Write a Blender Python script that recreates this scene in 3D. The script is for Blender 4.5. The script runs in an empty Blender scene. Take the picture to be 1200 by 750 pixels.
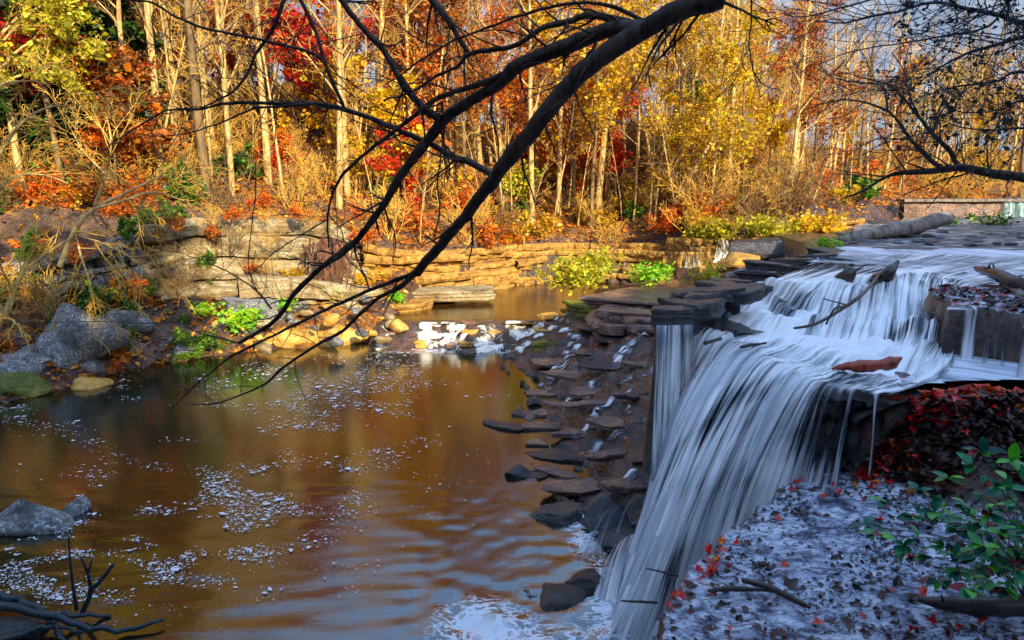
import bpy, math, random
import numpy as np
from mathutils import Vector, Matrix
random.seed(7); rng = np.random.default_rng(7)
PI = math.pi
scn = bpy.context.scene
COL = scn.collection

# ------------------------------------------------------------------ camera model (used only to place things at real distances)
H = 2.4; F = 800.0; TH = math.radians(11.6)
CT, ST = math.cos(TH), math.sin(TH)
def ray(u, v):
    a = (u-600)/F; b = (375-v)/F
    return a, CT+b*ST, -ST+b*CT
def P(u, v, z):
    d = ray(u, v); t = (z-H)/d[2]; return np.array([d[0]*t, d[1]*t, z])
def Q(u, v, y):
    d = ray(u, v); t = y/d[1]; return np.array([d[0]*t, y, H+d[2]*t])

# ------------------------------------------------------------------ noise
def _h(ix, iy, iz, seed):
    n = (ix*374761393 + iy*668265263 + iz*2147483647 + seed*974711) & 0xffffffff
    n = ((n ^ (n >> 13))*1274126177) & 0xffffffff
    n = ((n ^ (n >> 16))*2246822519) & 0xffffffff
    return ((n ^ (n >> 15)) & 0xffffff)/float(0xffffff)*2-1
def vnoise(x, y, z=0.0, seed=0):
    x, y, z = np.broadcast_arrays(np.asarray(x, float), np.asarray(y, float), np.asarray(z, float))
    xi = np.floor(x).astype(np.int64); yi = np.floor(y).astype(np.int64); zi = np.floor(z).astype(np.int64)
    fx, fy, fz = x-xi, y-yi, z-zi
    fx = fx*fx*(3-2*fx); fy = fy*fy*(3-2*fy); fz = fz*fz*(3-2*fz)
    r = 0
    for dz in (0, 1):
        wz = fz if dz else 1-fz
        for dy in (0, 1):
            wy = fy if dy else 1-fy
            for dx in (0, 1):
                wx = fx if dx else 1-fx
                r = r + wx*wy*wz*_h(xi+dx, yi+dy, zi+dz, seed)
    return r
def fbm(x, y, z=0.0, o=4, seed=0, g=.5):
    r = 0; a = 1; f = 1
    for i in range(o):
        r = r+a*vnoise(np.asarray(x)*f, np.asarray(y)*f, np.asarray(z)*f, seed+i*17); a *= g; f *= 2.03
    return r
def sstep(a, b, x):
    t = np.clip((x-a)/(b-a), 0, 1); return t*t*(3-2*t)
def sdf(X, Y, poly):
    """signed distance to polygon, negative inside"""
    p = np.array(poly, float); X = np.asarray(X, float); Y = np.asarray(Y, float)
    d = np.full(X.shape, 1e9); inside = np.zeros(X.shape, bool)
    n = len(p)
    for i in range(n):
        a = p[i]; b = p[(i+1) % n]; e = b-a
        wx = X-a[0]; wy = Y-a[1]
        t = np.clip((wx*e[0]+wy*e[1])/(e@e), 0, 1)
        d = np.minimum(d, (wx-e[0]*t)**2+(wy-e[1]*t)**2)
        if a[1] != b[1]:
            c = ((a[1] > Y) != (b[1] > Y)) & (X < (b[0]-a[0])*(Y-a[1])/(b[1]-a[1])+a[0])
            inside ^= c
    d = np.sqrt(d); return np.where(inside, -d, d)

# ------------------------------------------------------------------ object helpers
def tag(o, label=None, cat=None, group=None, kind=None):
    if label: o['label'] = label
    if cat: o['category'] = cat
    if group: o['group'] = group
    if kind: o['kind'] = kind
    elif cat: o['kind'] = 'thing'
    return o
def empty(name, loc=(0, 0, 0), rz=0.0, sc=1.0):
    o = bpy.data.objects.new(name, None); COL.objects.link(o)
    o.location = tuple(loc); o.rotation_euler = (0, 0, rz); o.scale = (sc,)*3; o.empty_display_size = .1
    return o
def kids(o): return [c for c in bpy.data.objects if c.parent is o]
def copy_tree(o, ch):
    c = o.copy(); COL.objects.link(c)
    for k in ch:
        d = k.copy(); COL.objects.link(d); d.parent = c
    return c
class MB:
    def __init__(s): s.v = []; s.f = []; s.n = 0; s.uv = []; s.at = []
    def add(s, v, f, uv=None, at=None):
        v = np.asarray(v, float)
        s.v.append(v); s.f += [tuple(int(i)+s.n for i in q) for q in f]; s.n += len(v)
        s.uv.append(np.zeros((len(v), 2)) if uv is None else np.asarray(uv, float))
        s.at.append(np.zeros(len(v)) if at is None else np.asarray(at, float))
    def build(s, name, mat, parent=None, smooth=True, uv=False, at=False):
        me = bpy.data.meshes.new(name)
        V = np.concatenate(s.v) if s.v else np.zeros((0, 3))
        me.from_pydata(V.tolist(), [], s.f)
        if uv:
            U = np.concatenate(s.uv); l = me.uv_layers.new(name='UVMap')
            li = np.empty(len(me.loops), np.int32); me.loops.foreach_get('vertex_index', li)
            l.data.foreach_set('uv', U[li].ravel())
        if at:
            A = np.concatenate(s.at); a = me.attributes.new('cover', 'FLOAT', 'POINT'); a.data.foreach_set('value', A)
        me.materials.append(mat)
        if smooth: me.polygons.foreach_set('use_smooth', [True]*len(me.polygons))
        me.update()
        o = bpy.data.objects.new(name, me); COL.objects.link(o)
        if parent: o.parent = parent
        return o
def gridfaces(nu, nv, off=0):
    i = np.arange(nu-1)[:, None]; j = np.arange(nv-1)[None, :]
    a = (i*nv+j).ravel()+off
    return np.stack([a, a+nv, a+nv+1, a+1], 1)
def catmull(pts, n):
    p = np.array(pts, float); m = len(p)
    if m < 3:
        t = np.linspace(0, 1, n)[:, None]; return p[0]*(1-t)+p[-1]*t
    e = np.vstack([2*p[0]-p[1], p, 2*p[-1]-p[-2]])
    T = np.linspace(0, m-1, n); i = np.minimum(T.astype(int), m-2); t = (T-i)[:, None]
    a, b, c, d = e[i], e[i+1], e[i+2], e[i+3]
    return .5*(2*b+(c-a)*t+(2*a-5*b+4*c-d)*t*t+(3*b-a-3*c+d)*t**3)
def tube(mb, pts, rad, sides=5, cap=True):
    p = np.array(pts, float); n = len(p); r = np.broadcast_to(np.asarray(rad, float), (n,))
    t = np.gradient(p, axis=0); t /= np.linalg.norm(t, axis=1)[:, None]+1e-9
    ref = np.array([0, 0, 1.0]) if abs(t[0][2]) < .8 else np.array([1.0, 0, 0])
    u = np.cross(t, ref); bad = np.linalg.norm(u, axis=1) < .15
    if bad.any(): u[bad] = np.cross(t[bad], ref+np.array([.3, .9, .1]))
    for i in range(1, n):
        w = u[i-1]-t[i]*(u[i-1]@t[i]); l = np.linalg.norm(w)
        u[i] = w/l if l > 1e-6 else u[i]
    u[0] /= np.linalg.norm(u[0])+1e-9
    w = np.cross(t, u)
    a = np.arange(sides)*2*PI/sides
    V = p[:, None]+r[:, None, None]*(np.cos(a)[None, :, None]*u[:, None]+np.sin(a)[None, :, None]*w[:, None])
    V = V.reshape(-1, 3)
    f = []
    for i in range(n-1):
        for j in range(sides):
            k = (j+1) % sides
            f.append((i*sides+j, i*sides+k, (i+1)*sides+k, (i+1)*sides+j))
    if cap:
        f.append(tuple(range(sides))[::-1]); f.append(tuple((n-1)*sides+j for j in range(sides)))
    mb.add(V, f)

# ------------------------------------------------------------------ materials
def newmat(name):
    m = bpy.data.materials.new(name); m.use_nodes = True
    nt = m.node_tree; nt.nodes.clear()
    out = nt.nodes.new('ShaderNodeOutputMaterial')
    return m, nt, out
def N(nt, t, **k):
    n = nt.nodes.new('ShaderNode'+t)
    for a, b in k.items(): setattr(n, a, b)
    return n
def principled(nt, out, **k):
    p = N(nt, 'BsdfPrincipled'); nt.links.new(p.outputs[0], out.inputs[0])
    for a, b in k.items(): p.inputs[a.replace('_', ' ')].default_value = b
    return p
def noise(nt, vec, scale, detail=4, rough=.55, dist=0):
    n = N(nt, 'TexNoise'); n.inputs['Scale'].default_value = scale; n.inputs['Detail'].default_value = detail
    n.inputs['Roughness'].default_value = rough; n.inputs['Distortion'].default_value = dist
    if vec is not None: nt.links.new(vec, n.inputs['Vector'])
    return n.outputs[0]
def ramp(nt, fac, stops, interp='LINEAR'):
    r = N(nt, 'ValToRGB'); cr = r.color_ramp; cr.interpolation = interp
    while len(cr.elements) < len(stops): cr.elements.new(.5)
    for e, (p, c) in zip(cr.elements, stops):
        e.position = p; e.color = (c, c, c, 1) if isinstance(c, (int, float)) else (*c, 1)
    nt.links.new(fac, r.inputs[0]); return r.outputs[0]
def mix(nt, fac, a, b, mode='MIX'):
    m = N(nt, 'MixRGB', blend_type=mode)
    for i, x in ((0, fac), (1, a), (2, b)):
        if isinstance(x, (int, float)): m.inputs[i].default_value = x if i == 0 else (x, x, x, 1)
        elif isinstance(x, tuple): m.inputs[i].default_value = (*x, 1)
        else: nt.links.new(x, m.inputs[i])
    return m.outputs[0]
def mth(nt, op, a, b=None, clamp=False):
    m = N(nt, 'Math', operation=op, use_clamp=clamp)
    for i, x in ((0, a), (1, b)):
        if x is None: continue
        if isinstance(x, (int, float)): m.inputs[i].default_value = x
        else: nt.links.new(x, m.inputs[i])
    return m.outputs[0]
def mapping(nt, vec, sc):
    m = N(nt, 'Mapping'); m.inputs['Scale'].default_value = sc; nt.links.new(vec, m.inputs[0]); return m.outputs[0]
def bump(nt, p, hgt, strength=.5, dist=.05):
    b = N(nt, 'Bump'); b.inputs['Strength'].default_value = strength; b.inputs['Distance'].default_value = dist
    nt.links.new(hgt, b.inputs['Height']); nt.links.new(b.outputs[0], p.inputs['Normal'])

def rock_mat(name, c, scale=1.0, rough=.6, strata=0.0, lichen=None, spec=.5, bstr=.9):
    m, nt, out = newmat(name); p = principled(nt, out, Roughness=rough); p.inputs['Specular IOR Level'].default_value = spec
    g = N(nt, 'NewGeometry').outputs['Position']
    n1 = noise(nt, g, .9*scale, 6, .65, .4); n2 = noise(nt, g, 5*scale, 6, .7)
    n3 = noise(nt, mapping(nt, g, (.4, .4, 7*scale)), 1.5, 5, .6, .3)
    f = mth(nt, 'ADD', mth(nt, 'MULTIPLY', n1, .6), mth(nt, 'MULTIPLY', n2, .4))
    if strata: f = mth(nt, 'ADD', mth(nt, 'MULTIPLY', f, 1-strata), mth(nt, 'MULTIPLY', n3, strata))
    col = ramp(nt, f, [(.34, c[0]), (.5, c[1]), (.66, c[2])])
    dk = ramp(nt, noise(nt, g, 2.2*scale, 8, .75), [(.36, .25), (.48, 1)])
    col = mix(nt, .75, col, dk, 'MULTIPLY')
    if lichen:
        l = ramp(nt, noise(nt, g, 13, 5, .8), [(.52, 0), (.6, 1)]); l2 = ramp(nt, n1, [(.4, 0), (.55, 1)])
        col = mix(nt, mth(nt, 'MULTIPLY', l, l2), col, lichen)
    nt.links.new(col, p.inputs['Base Color'])
    h = mth(nt, 'ADD', mth(nt, 'MULTIPLY', n2, .5), mth(nt, 'ADD', mth(nt, 'MULTIPLY', n3, .5*bool(strata)), mth(nt, 'MULTIPLY', noise(nt, g, 22*scale, 4, .7), .25)))
    bump(nt, p, h, bstr, .12)
    return m
M = {}
M['sand'] = rock_mat('sandstone', [(.08, .035, .01), (.42, .22, .04), (.68, .44, .1)], 1, .75, .4)
M['sand_grey'] = rock_mat('grey_sandstone', [(.05, .035, .018), (.3, .2, .08), (.5, .42, .24)], 1, .8, .4, (.5, .55, .45))
M['boulder'] = rock_mat('lichen_rock', [(.03, .032, .035), (.13, .13, .12), (.26, .25, .22)], 1.2, .7, 0, (.62, .68, .75))
M['gold_rock'] = rock_mat('gold_rock', [(.16, .06, .01), (.62, .34, .06), (.75, .5, .16)], 1.2, .6, 0)
M['wet'] = rock_mat('wet_rock', [(.016, .011, .014), (.17, .1, .09), (.5, .25, .1)], 1.3, .18, .25, None, .9)
M['wet_dark'] = rock_mat('wet_dark_rock', [(.006, .007, .01), (.025, .022, .025), (.07, .055, .055)], 1.6, .2, .25, None, .9)
M['wet_teal'] = rock_mat('wet_teal_rock', [(.008, .014, .016), (.04, .05, .055), (.13, .11, .12)], 1.2, .18, 0, None, .9)
M['moss'] = rock_mat('mossy_rock', [(.02, .02, .008), (.14, .16, .02), (.35, .3, .04)], 1.5, .6, .35)

def bark_mat(name, c0, c1, sc=6, rough=.8):
    m, nt, out = newmat(name); p = principled(nt, out, Roughness=rough)
    tc = N(nt, 'TexCoord').outputs['Object']
    n = noise(nt, mapping(nt, tc, (1, 1, .25)), sc, 6, .7)
    n2 = noise(nt, tc, sc*.25, 3)
    nt.links.new(ramp(nt, mth(nt, 'ADD', mth(nt, 'MULTIPLY', n, .6), mth(nt, 'MULTIPLY', n2, .4)), [(.38, c0), (.6, c1)]), p.inputs['Base Color'])
    bump(nt, p, n, .6, .03)
    return m
M['bark_pale'] = bark_mat('pale_bark', (.2, .11, .03), (.72, .52, .2))
M['bark_brown'] = bark_mat('brown_bark', (.07, .04, .018), (.28, .18, .07))
M['twig_gold'] = bark_mat('gold_twigs', (.34, .16, .015), (.85, .52, .09), 2)
M['twig_grey'] = bark_mat('grey_twigs', (.10, .05, .02), (.36, .22, .08), 2)
M['bark_dark'] = bark_mat('dark_bark', (.008, .006, .005), (.15, .1, .07), 18, .8)
M['bark_blue'] = bark_mat('dark_twigs', (.008, .018, .026), (.03, .06, .08), 9, .5)
M['log'] = bark_mat('grey_log', (.06, .045, .035), (.3, .25, .2), 5, .7)
M['rust'] = bark_mat('rust_wood', (.05, .006, .006), (.5, .07, .02), 9, .4)
M['log_dark'] = bark_mat('dark_log', (.008, .006, .005), (.06, .035, .025), 7, .35)

def leaf_mat(name, cols, sc=1.2, trans=.35, rough=.5, island=True):
    m, nt, out = newmat(name); p = N(nt, 'BsdfPrincipled'); p.inputs['Roughness'].default_value = rough
    g = N(nt, 'NewGeometry'); tc = N(nt, 'TexCoord').outputs['Object']
    n = noise(nt, tc, sc, 3)
    f = mth(nt, 'ADD', mth(nt, 'MULTIPLY', n, .55), mth(nt, 'MULTIPLY', g.outputs['Random Per Island'], .45)) if island else n
    oi = N(nt, 'ObjectInfo').outputs['Random']
    f = mth(nt, 'ADD', f, mth(nt, 'MULTIPLY', mth(nt, 'SUBTRACT', oi, .5), .16))
    k = len(cols)
    col = ramp(nt, f, [(.28+.44*i/(k-1), c) for i, c in enumerate(cols)])
    nt.links.new(col, p.inputs['Base Color'])
    t = N(nt, 'BsdfTranslucent'); nt.links.new(col, t.inputs[0])
    mx = N(nt, 'MixShader'); mx.inputs[0].default_value = trans
    nt.links.new(p.outputs[0], mx.inputs[1]); nt.links.new(t.outputs[0], mx.inputs[2]); nt.links.new(mx.outputs[0], out.inputs[0])
    return m
L = {}
L['red'] = leaf_mat('red_leaves', [(.12, .002, .002), (.6, .006, .004), (.85, .02, .004), (.85, .12, .004)])
L['orange'] = leaf_mat('orange_leaves', [(.26, .04, .002), (.8, .16, .003), (.9, .3, .005), (.85, .1, .003)])
L['gold'] = leaf_mat('gold_leaves', [(.26, .12, .003), (.75, .4, .006), (.9, .58, .012), (.5, .45, .01)])
L['russet'] = leaf_mat('russet_leaves', [(.08, .02, .004), (.34, .09, .006), (.58, .2, .008), (.45, .04, .006)])
L['green'] = leaf_mat('green_leaves', [(.01, .035, .004), (.04, .13, .008), (.1, .28, .012), (.25, .36, .02)])
L['dkgreen'] = leaf_mat('evergreen_leaves', [(.004, .015, .004), (.015, .06, .01), (.04, .12, .012), (.12, .18, .015)])
L['lime'] = leaf_mat('lime_leaves', [(.06, .2, .005), (.14, .5, .01), (.3, .65, .02), (.5, .6, .03)])
L['yellowgreen'] = leaf_mat('yellow_green_leaves', [(.2, .2, .008), (.45, .4, .012), (.7, .6, .03), (.3, .42, .02)])
L['litter'] = leaf_mat('leaf_litter', [(.14, .04, .008), (.5, .17, .012), (.78, .36, .03), (.6, .1, .012), (.8, .52, .05)], .6, .2)
L['debris'] = leaf_mat('leaf_debris', [(.008, .006, .008), (.035, .015, .014), (.10, .03, .022), (.05, .022, .016)], 2, .1, .35)
L['redwet'] = leaf_mat('wet_red_leaves', [(.2, .003, .006), (.6, .01, .008), (.8, .02, .012), (.8, .16, .01)], 3, .15, .3)
L['shrub'] = leaf_mat('shrub_leaves', [(.004, .05, .035), (.01, .13, .08), (.02, .24, .08), (.1, .5, .02)], 2.5, .2, .28)
L['shrubred'] = leaf_mat('shrub_red_leaves', [(.08, .004, .01), (.2, .008, .015), (.3, .01, .02)], 2.5, .2, .3)

def pool_mat(name, base, rough=.06, bs=.35, scale=1.0, ior=1.5, foam=False):
    m, nt, out = newmat(name); p = principled(nt, out, Roughness=rough, IOR=ior)
    g = N(nt, 'NewGeometry').outputs['Position']
    n1 = noise(nt, mapping(nt, g, (1, 1.6, 1)), .5*scale, 3)
    col = ramp(nt, n1, [(.35, base[0]), (.65, base[1])])
    r1 = noise(nt, mapping(nt, g, (1, 2.2, 1)), 2.6*scale, 4, .6, .6)
    r2 = noise(nt, mapping(nt, g, (1, 1.7, 1)), 8*scale, 3, .6, .9)
    r3 = noise(nt, mapping(nt, g, (1, 1.5, 1)), 19*scale, 3, .6, 1.2)
    h = mth(nt, 'ADD', mth(nt, 'MULTIPLY', r1, .62), mth(nt, 'ADD', mth(nt, 'MULTIPLY', r2, .3), mth(nt, 'MULTIPLY', r3, .22)))
    if foam:
        a = N(nt, 'Attribute'); a.attribute_name = 'cover'
        fn = noise(nt, mapping(nt, g, (1.0, 1.4, 1)), 1.5, 8, .66, 1.6)
        rd = ramp(nt, mth(nt, 'ABSOLUTE', mth(nt, 'SUBTRACT', fn, .5)), [(0, 1), (.07, 0)])
        fm = mth(nt, 'ADD', mth(nt, 'MULTIPLY', rd, .75), mth(nt, 'MULTIPLY', fn, .5))
        fm = mth(nt, 'ADD', fm, mth(nt, 'SUBTRACT', mth(nt, 'MULTIPLY', a.outputs['Fac'], 1.25), 1.0))
        fm = ramp(nt, fm, [(.12, 0), (.42, 1)])
        col = mix(nt, fm, col, (.78, .84, .92))
        rr = mth(nt, 'ADD', mth(nt, 'MULTIPLY', fm, .5), rough); nt.links.new(rr, p.inputs['Roughness'])
    nt.links.new(col, p.inputs['Base Color'])
    bump(nt, p, h, bs, .12)
    return m
M['pool'] = pool_mat('pool_water', [(.002, .010, .004), (.014, .011, .003)], .02, .06, .9, 2.6, True)  # green base tone stands in for the dark left slope's reflection
M['uppool'] = pool_mat('stream_water', [(.02, .01, .003), (.09, .045, .008)], .04, .08, 1.3, 2.2)

def white_mat(name, dark=(.012, .04, .065), white=(.95, .97, .99), su=5.0, sv=.25, lo=.45, hi=.62, alpha=True):
    m, nt, out = newmat(name); p = principled(nt, out, Roughness=.42)
    uv = N(nt, 'TexCoord').outputs['UV']
    a = N(nt, 'Attribute'); a.attribute_name = 'cover'
    n1 = noise(nt, mapping(nt, uv, (su, sv, 1)), 1, 4, .6, .35)
    n2 = noise(nt, mapping(nt, uv, (su*4, sv*1.2, 1)), 1, 3, .6, .1)
    n3 = noise(nt, mapping(nt, uv, (1.1, .5, 1)), 1, 4, .55, .5)
    s = mth(nt, 'ADD', mth(nt, 'ADD', mth(nt, 'MULTIPLY', n1, .58), mth(nt, 'MULTIPLY', n2, .26)), mth(nt, 'MULTIPLY', n3, .16))
    cov = mth(nt, 'MULTIPLY', mth(nt, 'SUBTRACT', a.outputs['Fac'], .5), .5)
    s2 = mth(nt, 'ADD', s, cov)
    f = ramp(nt, s2, [(lo, 0), ((lo+hi)/2, .55), (hi, 1)])
    nt.links.new(mix(nt, f, dark, white), p.inputs['Base Color'])
    p.inputs['Subsurface Weight'].default_value = 0
    bump(nt, p, s, .5, .08)
    if alpha:
        al = ramp(nt, mth(nt, 'ADD', s, mth(nt, 'MULTIPLY', mth(nt, 'SUBTRACT', a.outputs['Fac'], .5), .9)), [(.32, 0), (.58, 1)])
        tr = N(nt, 'BsdfTransparent'); mx = N(nt, 'MixShader')
        nt.links.new(al, mx.inputs[0]); nt.links.new(tr.outputs[0], mx.inputs[1]); nt.links.new(p.outputs[0], mx.inputs[2])
        nt.links.new(mx.outputs[0], out.inputs[0])
    return m
M['falls'] = white_mat('falling_water')
M['creek'] = white_mat('creek_water', (.02, .04, .08), (.78, .84, .94), 2.2, .45, .42, .6, False)
M['warmfalls'] = white_mat('small_falls', (.08, .06, .03), (.9, .88, .8), 9, 2)

def simple(name, c, rough=.6, spec=.5):
    m, nt, out = newmat(name); p = principled(nt, out, Roughness=rough); p.inputs['Base Color'].default_value = (*c, 1); return m
M['foam'] = simple('foam', (.85, .88, .92), .5)

# ground: leaf litter on slopes, sky-paled wet rock on the shelf, dark stone on cliff faces
def ground_mat():
    m, nt, out = newmat('ground'); p = principled(nt, out, Roughness=.8)
    g = N(nt, 'NewGeometry'); pos = g.outputs['Position']
    a = N(nt, 'Attribute'); a.attribute_name = 'cover'   # 0 litter hillside .. 1 wet shelf
    n1 = noise(nt, pos, 1.2, 8, .7); n2 = noise(nt, pos, 7, 6, .7)
    f = mth(nt, 'ADD', mth(nt, 'MULTIPLY', n1, .5), mth(nt, 'MULTIPLY', n2, .5))
    lit = ramp(nt, f, [(.36, (.03, .012, .006)), (.46, (.1, .04, .01)), (.54, (.28, .12, .015)), (.64, (.4, .24, .04))])
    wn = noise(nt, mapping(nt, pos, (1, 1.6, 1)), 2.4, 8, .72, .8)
    wet = ramp(nt, wn, [(.32, (.02, .02, .04)), (.42, (.12, .13, .2)), (.5, (.42, .47, .6)), (.62, (.8, .84, .93))])  # pale blue-white tones stand in for sky reflected by the water film
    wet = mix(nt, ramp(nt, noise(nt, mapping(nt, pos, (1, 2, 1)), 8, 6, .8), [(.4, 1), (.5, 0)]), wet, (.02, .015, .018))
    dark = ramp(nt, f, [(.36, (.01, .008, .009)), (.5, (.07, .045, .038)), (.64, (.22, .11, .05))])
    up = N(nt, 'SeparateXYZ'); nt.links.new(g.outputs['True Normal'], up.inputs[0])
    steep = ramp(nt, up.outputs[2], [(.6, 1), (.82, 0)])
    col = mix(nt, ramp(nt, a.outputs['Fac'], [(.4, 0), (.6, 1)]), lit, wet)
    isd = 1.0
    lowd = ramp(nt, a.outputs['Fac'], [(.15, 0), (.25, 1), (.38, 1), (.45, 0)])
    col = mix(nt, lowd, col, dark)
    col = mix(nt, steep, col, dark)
    nt.links.new(col, p.inputs['Base Color'])
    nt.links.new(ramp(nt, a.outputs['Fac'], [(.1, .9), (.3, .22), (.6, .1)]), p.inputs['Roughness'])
    bump(nt, p, mth(nt, 'ADD', n2, mth(nt, 'MULTIPLY', wn, .6)), .55, .08)
    return m
M['ground'] = ground_mat()

# ------------------------------------------------------------------ terrain
YB = ([-300, -60, -30, -20, -14, -10, -6, -3, 0, 4, 8, 11, 14, 18, 25, 33, 60, 300],
      [10, 14, 24, 30, 33, 34.5, 36.3, 38.5, 42.5, 44.6, 43, 39.5, 38, 38.5, 46, 52, 60, 60])
ZT = ([-300, -20, -14, -10, -6, -3, 0, 4, 8, 11, 17, 40, 300], [1, .6, .6, -.2, -1.2, -1.6, -1.9, -1.9, -1.5, -.7, .2, 1.0, 2])
YS = ([-300, -60, -30, -17, -15, -12, -10, -6, -4, 300], [0, 2, 14, 20, 25, 27.6, 28.6, 30.2, 34, 34])
SHADEBANK = [(-2.5, -4), (-3.2, -1), (-8, 2.2), (-13, 5.5), (-19, 9), (-30, 13), (-90, 14), (-90, -60), (-2.5, -60)]  # bank added left of the view to carry the shading evergreens
LEDGE = [(9.75, 15.5), (9.1, 14.8), (8.6, 13.7), (8.45, 12.95), (9.2, 12.35), (10, 11.8), (12, 10.5), (20, 7), (25, 11), (13, 15.2), (10.8, 15.6)]
LIP = [(3.3, 15.5), (3.6, 14.7), (4.0, 14.05), (4.5, 13.1), (4.65, 12.2), (4.78, 11.2), (5.2, 10.8), (5.7, 10.6), (6.5, 10.5)]
PLAT = [(3.3, 15.4), (3.9, 14.7), (7.2, 15.2), (9.0, 14.4), (9.35, 12.6), (10.2, 11.2), (12, 9.8), (20, 6), (60, -4), (120, 0), (120, 70), (30, 52), (18, 40), (13.5, 37), (12.5, 30), (9.8, 23.4), (6.5, 19.6), (4.2, 17.4)]
BREG = [(3.75, 14.6), (4.1, 13.9), (4.65, 13.1), (4.8, 12.2), (4.95, 11.2), (5.4, 10.85), (6.5, 10.6), (7.6, 10.9), (9.6, 11.1), (9.8, 11.5), (8.9, 12.3), (8.35, 12.9), (8.5, 13.6), (9.5, 14.9), (9.7, 15.6), (9, 17), (5, 16.5)]
SHELF = [(1.0, 5.6), (1.55, 6.9), (2.0, 7.7), (2.68, 8.5), (3.3, 9.15), (3.95, 9.75), (4.5, 10.5), (5.2, 10.9), (8, 11), (11, 10.2), (16, 6), (14, -2), (1, -2), (.6, 3)]
EAST = [(3.4, 26.4), (4.4, 25.6), (7, 25.3), (10, 24.8), (11, 24), (14, 34), (12.2, 38), (8, 37.5), (3.8, 34), (4.2, 30)]
STEP = [(-.4, 27.5), (1.8, 30.2), (4, 30.5), (6, 27), (10, 25), (8, 20), (5.4, 17.5), (4.6, 13.5), (4.2, 10.6), (3.2, 10.9), (2.5, 11.9), (2.2, 13.3), (1.3, 15.3), (1.0, 18), (.9, 19.8), (.5, 21.2), (1.2, 22.5), (.6, 24.5)]
WEST = [(-.4, 27.5), (.6, 24.5), (1.2, 22.5), (.5, 21.2), (.9, 19.8), (1.0, 18), (1.3, 15.3), (2.2, 13.3), (2.5, 11.9), (3.2, 10.9)]
def pldist(X, Y, pl):
    d = np.full(np.shape(X), 1e9)
    for (ax, ay), (bx_, by_) in zip(pl, pl[1:]):
        ex, ey = bx_-ax, by_-ay; t = np.clip(((X-ax)*ex+(Y-ay)*ey)/(ex*ex+ey*ey), 0, 1)
        d = np.minimum(d, np.hypot(X-ax-ex*t, Y-ay-ey*t))
    return d
def wdist(X, Y): return pldist(X, Y, WEST)
def ground(X, Y):
    X = np.asarray(X, float); Y = np.asarray(Y, float)
    n = fbm(X*.35, Y*.35, 0, 5, 3); nf = fbm(X*2.2, Y*2.2, 0, 4, 9)
    yb = np.interp(X, *YB); zt = np.interp(X, *ZT); ys = np.interp(X, *YS)
    z = -5.9+.15*n
    cov = np.full(X.shape, .3)
    # talus between the shore and the cliff
    tal = -5.25+2.6*sstep(0, 1, (Y-ys)/np.maximum(yb-ys, 1))+.18*nf
    z = np.where(Y > ys-1.5, np.maximum(z, tal-1.2*sstep(0, 1.5, ys-Y)), z)
    # upper stream bed
    up = sdf(X, Y, [(-4.6, 30.6), (2.2, 30.6), (4.5, 33), (9, 38), (12, 48), (-3, 48), (-5.2, 36)])
    z = np.where(up < 0, -4.5+.05*n, z)
    # broken ledges where the side stream drops into the pool
    wy = Y-29.1+1.0*fbm(X*.55, Y*.4, 0, 4, 66)
    tc = np.clip(wy/2.0, 0, 1)*1.05; tc = np.floor(tc/.35)*.35+.35*sstep(.7, 1, (tc/.35) % 1)+.08*nf*(tc > 0)*(tc < 1)
    ins = (X > -6.2) & (X < 3) & (Y > 28) & (Y < 31.6)
    z = np.where(ins & (wy > -.15), np.maximum(z, -5.12+tc+.03*nf), z); cov = np.where(ins, .3, cov)
    # east peninsula
    d = sdf(X, Y, EAST)
    z = np.maximum(z, -6+3.0*sstep(.5, -.6, d)+1.8*sstep(18, 8, np.hypot(X-9, Y-22))*0+np.where(d < 0, .05*nf, 0)) if False else np.where(d < .5, np.maximum(z, -5.4+2.55*sstep(.4, -.5, d)+.12*nf), z)
    # stepping rocks
    d = sdf(X, Y, STEP)
    t = np.clip(wdist(X, Y)/4.2, 0, 1)*1.7+.17*fbm(X*.6, Y*1.0, 0, 4, 19)
    t = np.floor(t/.24)*.24+.24*sstep(.72, 1, (t/.24) % 1)+.03*nf
    z = np.where(d < .4, np.maximum(z, -5.1+t), z)
    # hill
    dh = Y-yb
    sl = np.interp(X, [-40, 0, 15, 30, 60], [.31, .3, .27, .17, .15])
    hill = zt+sl*np.minimum(dh, 30)+.04*np.clip(dh-30, 0, 200)+.5*n+.12*nf
    hill = np.where(dh < 1.2, tal+(hill-tal)*sstep(.2, 1.2, dh), hill)
    z = np.where(dh > .2, np.maximum(z, hill), z)
    cov = np.where(Y > ys+.3, .05, cov)
    cov = np.where((Y > ys-.5) & (Y < yb+.3) & (fbm(X*.5, Y*.5, 0, 3, 88)+(X < -11)*.5 > .05), .3, cov)  # far left ground darkened in colour to stand in for shade
    # plateau
    d = sdf(X, Y, PLAT)
    pl = -.35+.07*n+.05*nf
    z = np.where(d < .35, np.maximum(z, -6+(pl+6)*sstep(.3, -.15, d)), z)
    dB = sdf(X, Y, BREG)
    zb = -1.12+.05*nf
    z = np.where(dB < 0, np.where(dB > -.25, np.minimum(np.maximum(z, zb), np.where(d < 0, z, zb)), zb), z)
    z = np.where((dB < 0), zb+(np.maximum(z, zb)-zb)*sstep(0.0, -.25, -dB*0-.0)*0, z)
    cov = np.where((d < .6) | (dB < .3), .32, cov)
    dl = sdf(X, Y, LEDGE)+.1*fbm(X*2, Y*2, 0, 3, 14)
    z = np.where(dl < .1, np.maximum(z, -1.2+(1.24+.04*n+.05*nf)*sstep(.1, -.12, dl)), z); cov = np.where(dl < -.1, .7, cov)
    # shelf beside the foot of the falls
    d = sdf(X, Y, SHELF)+.12*fbm(X*1.6, Y*1.6, 0, 4, 31)
    sh = -2.38+.05*n+.05*nf+.035*vnoise(X*7, Y*7, 0, 4)
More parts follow.
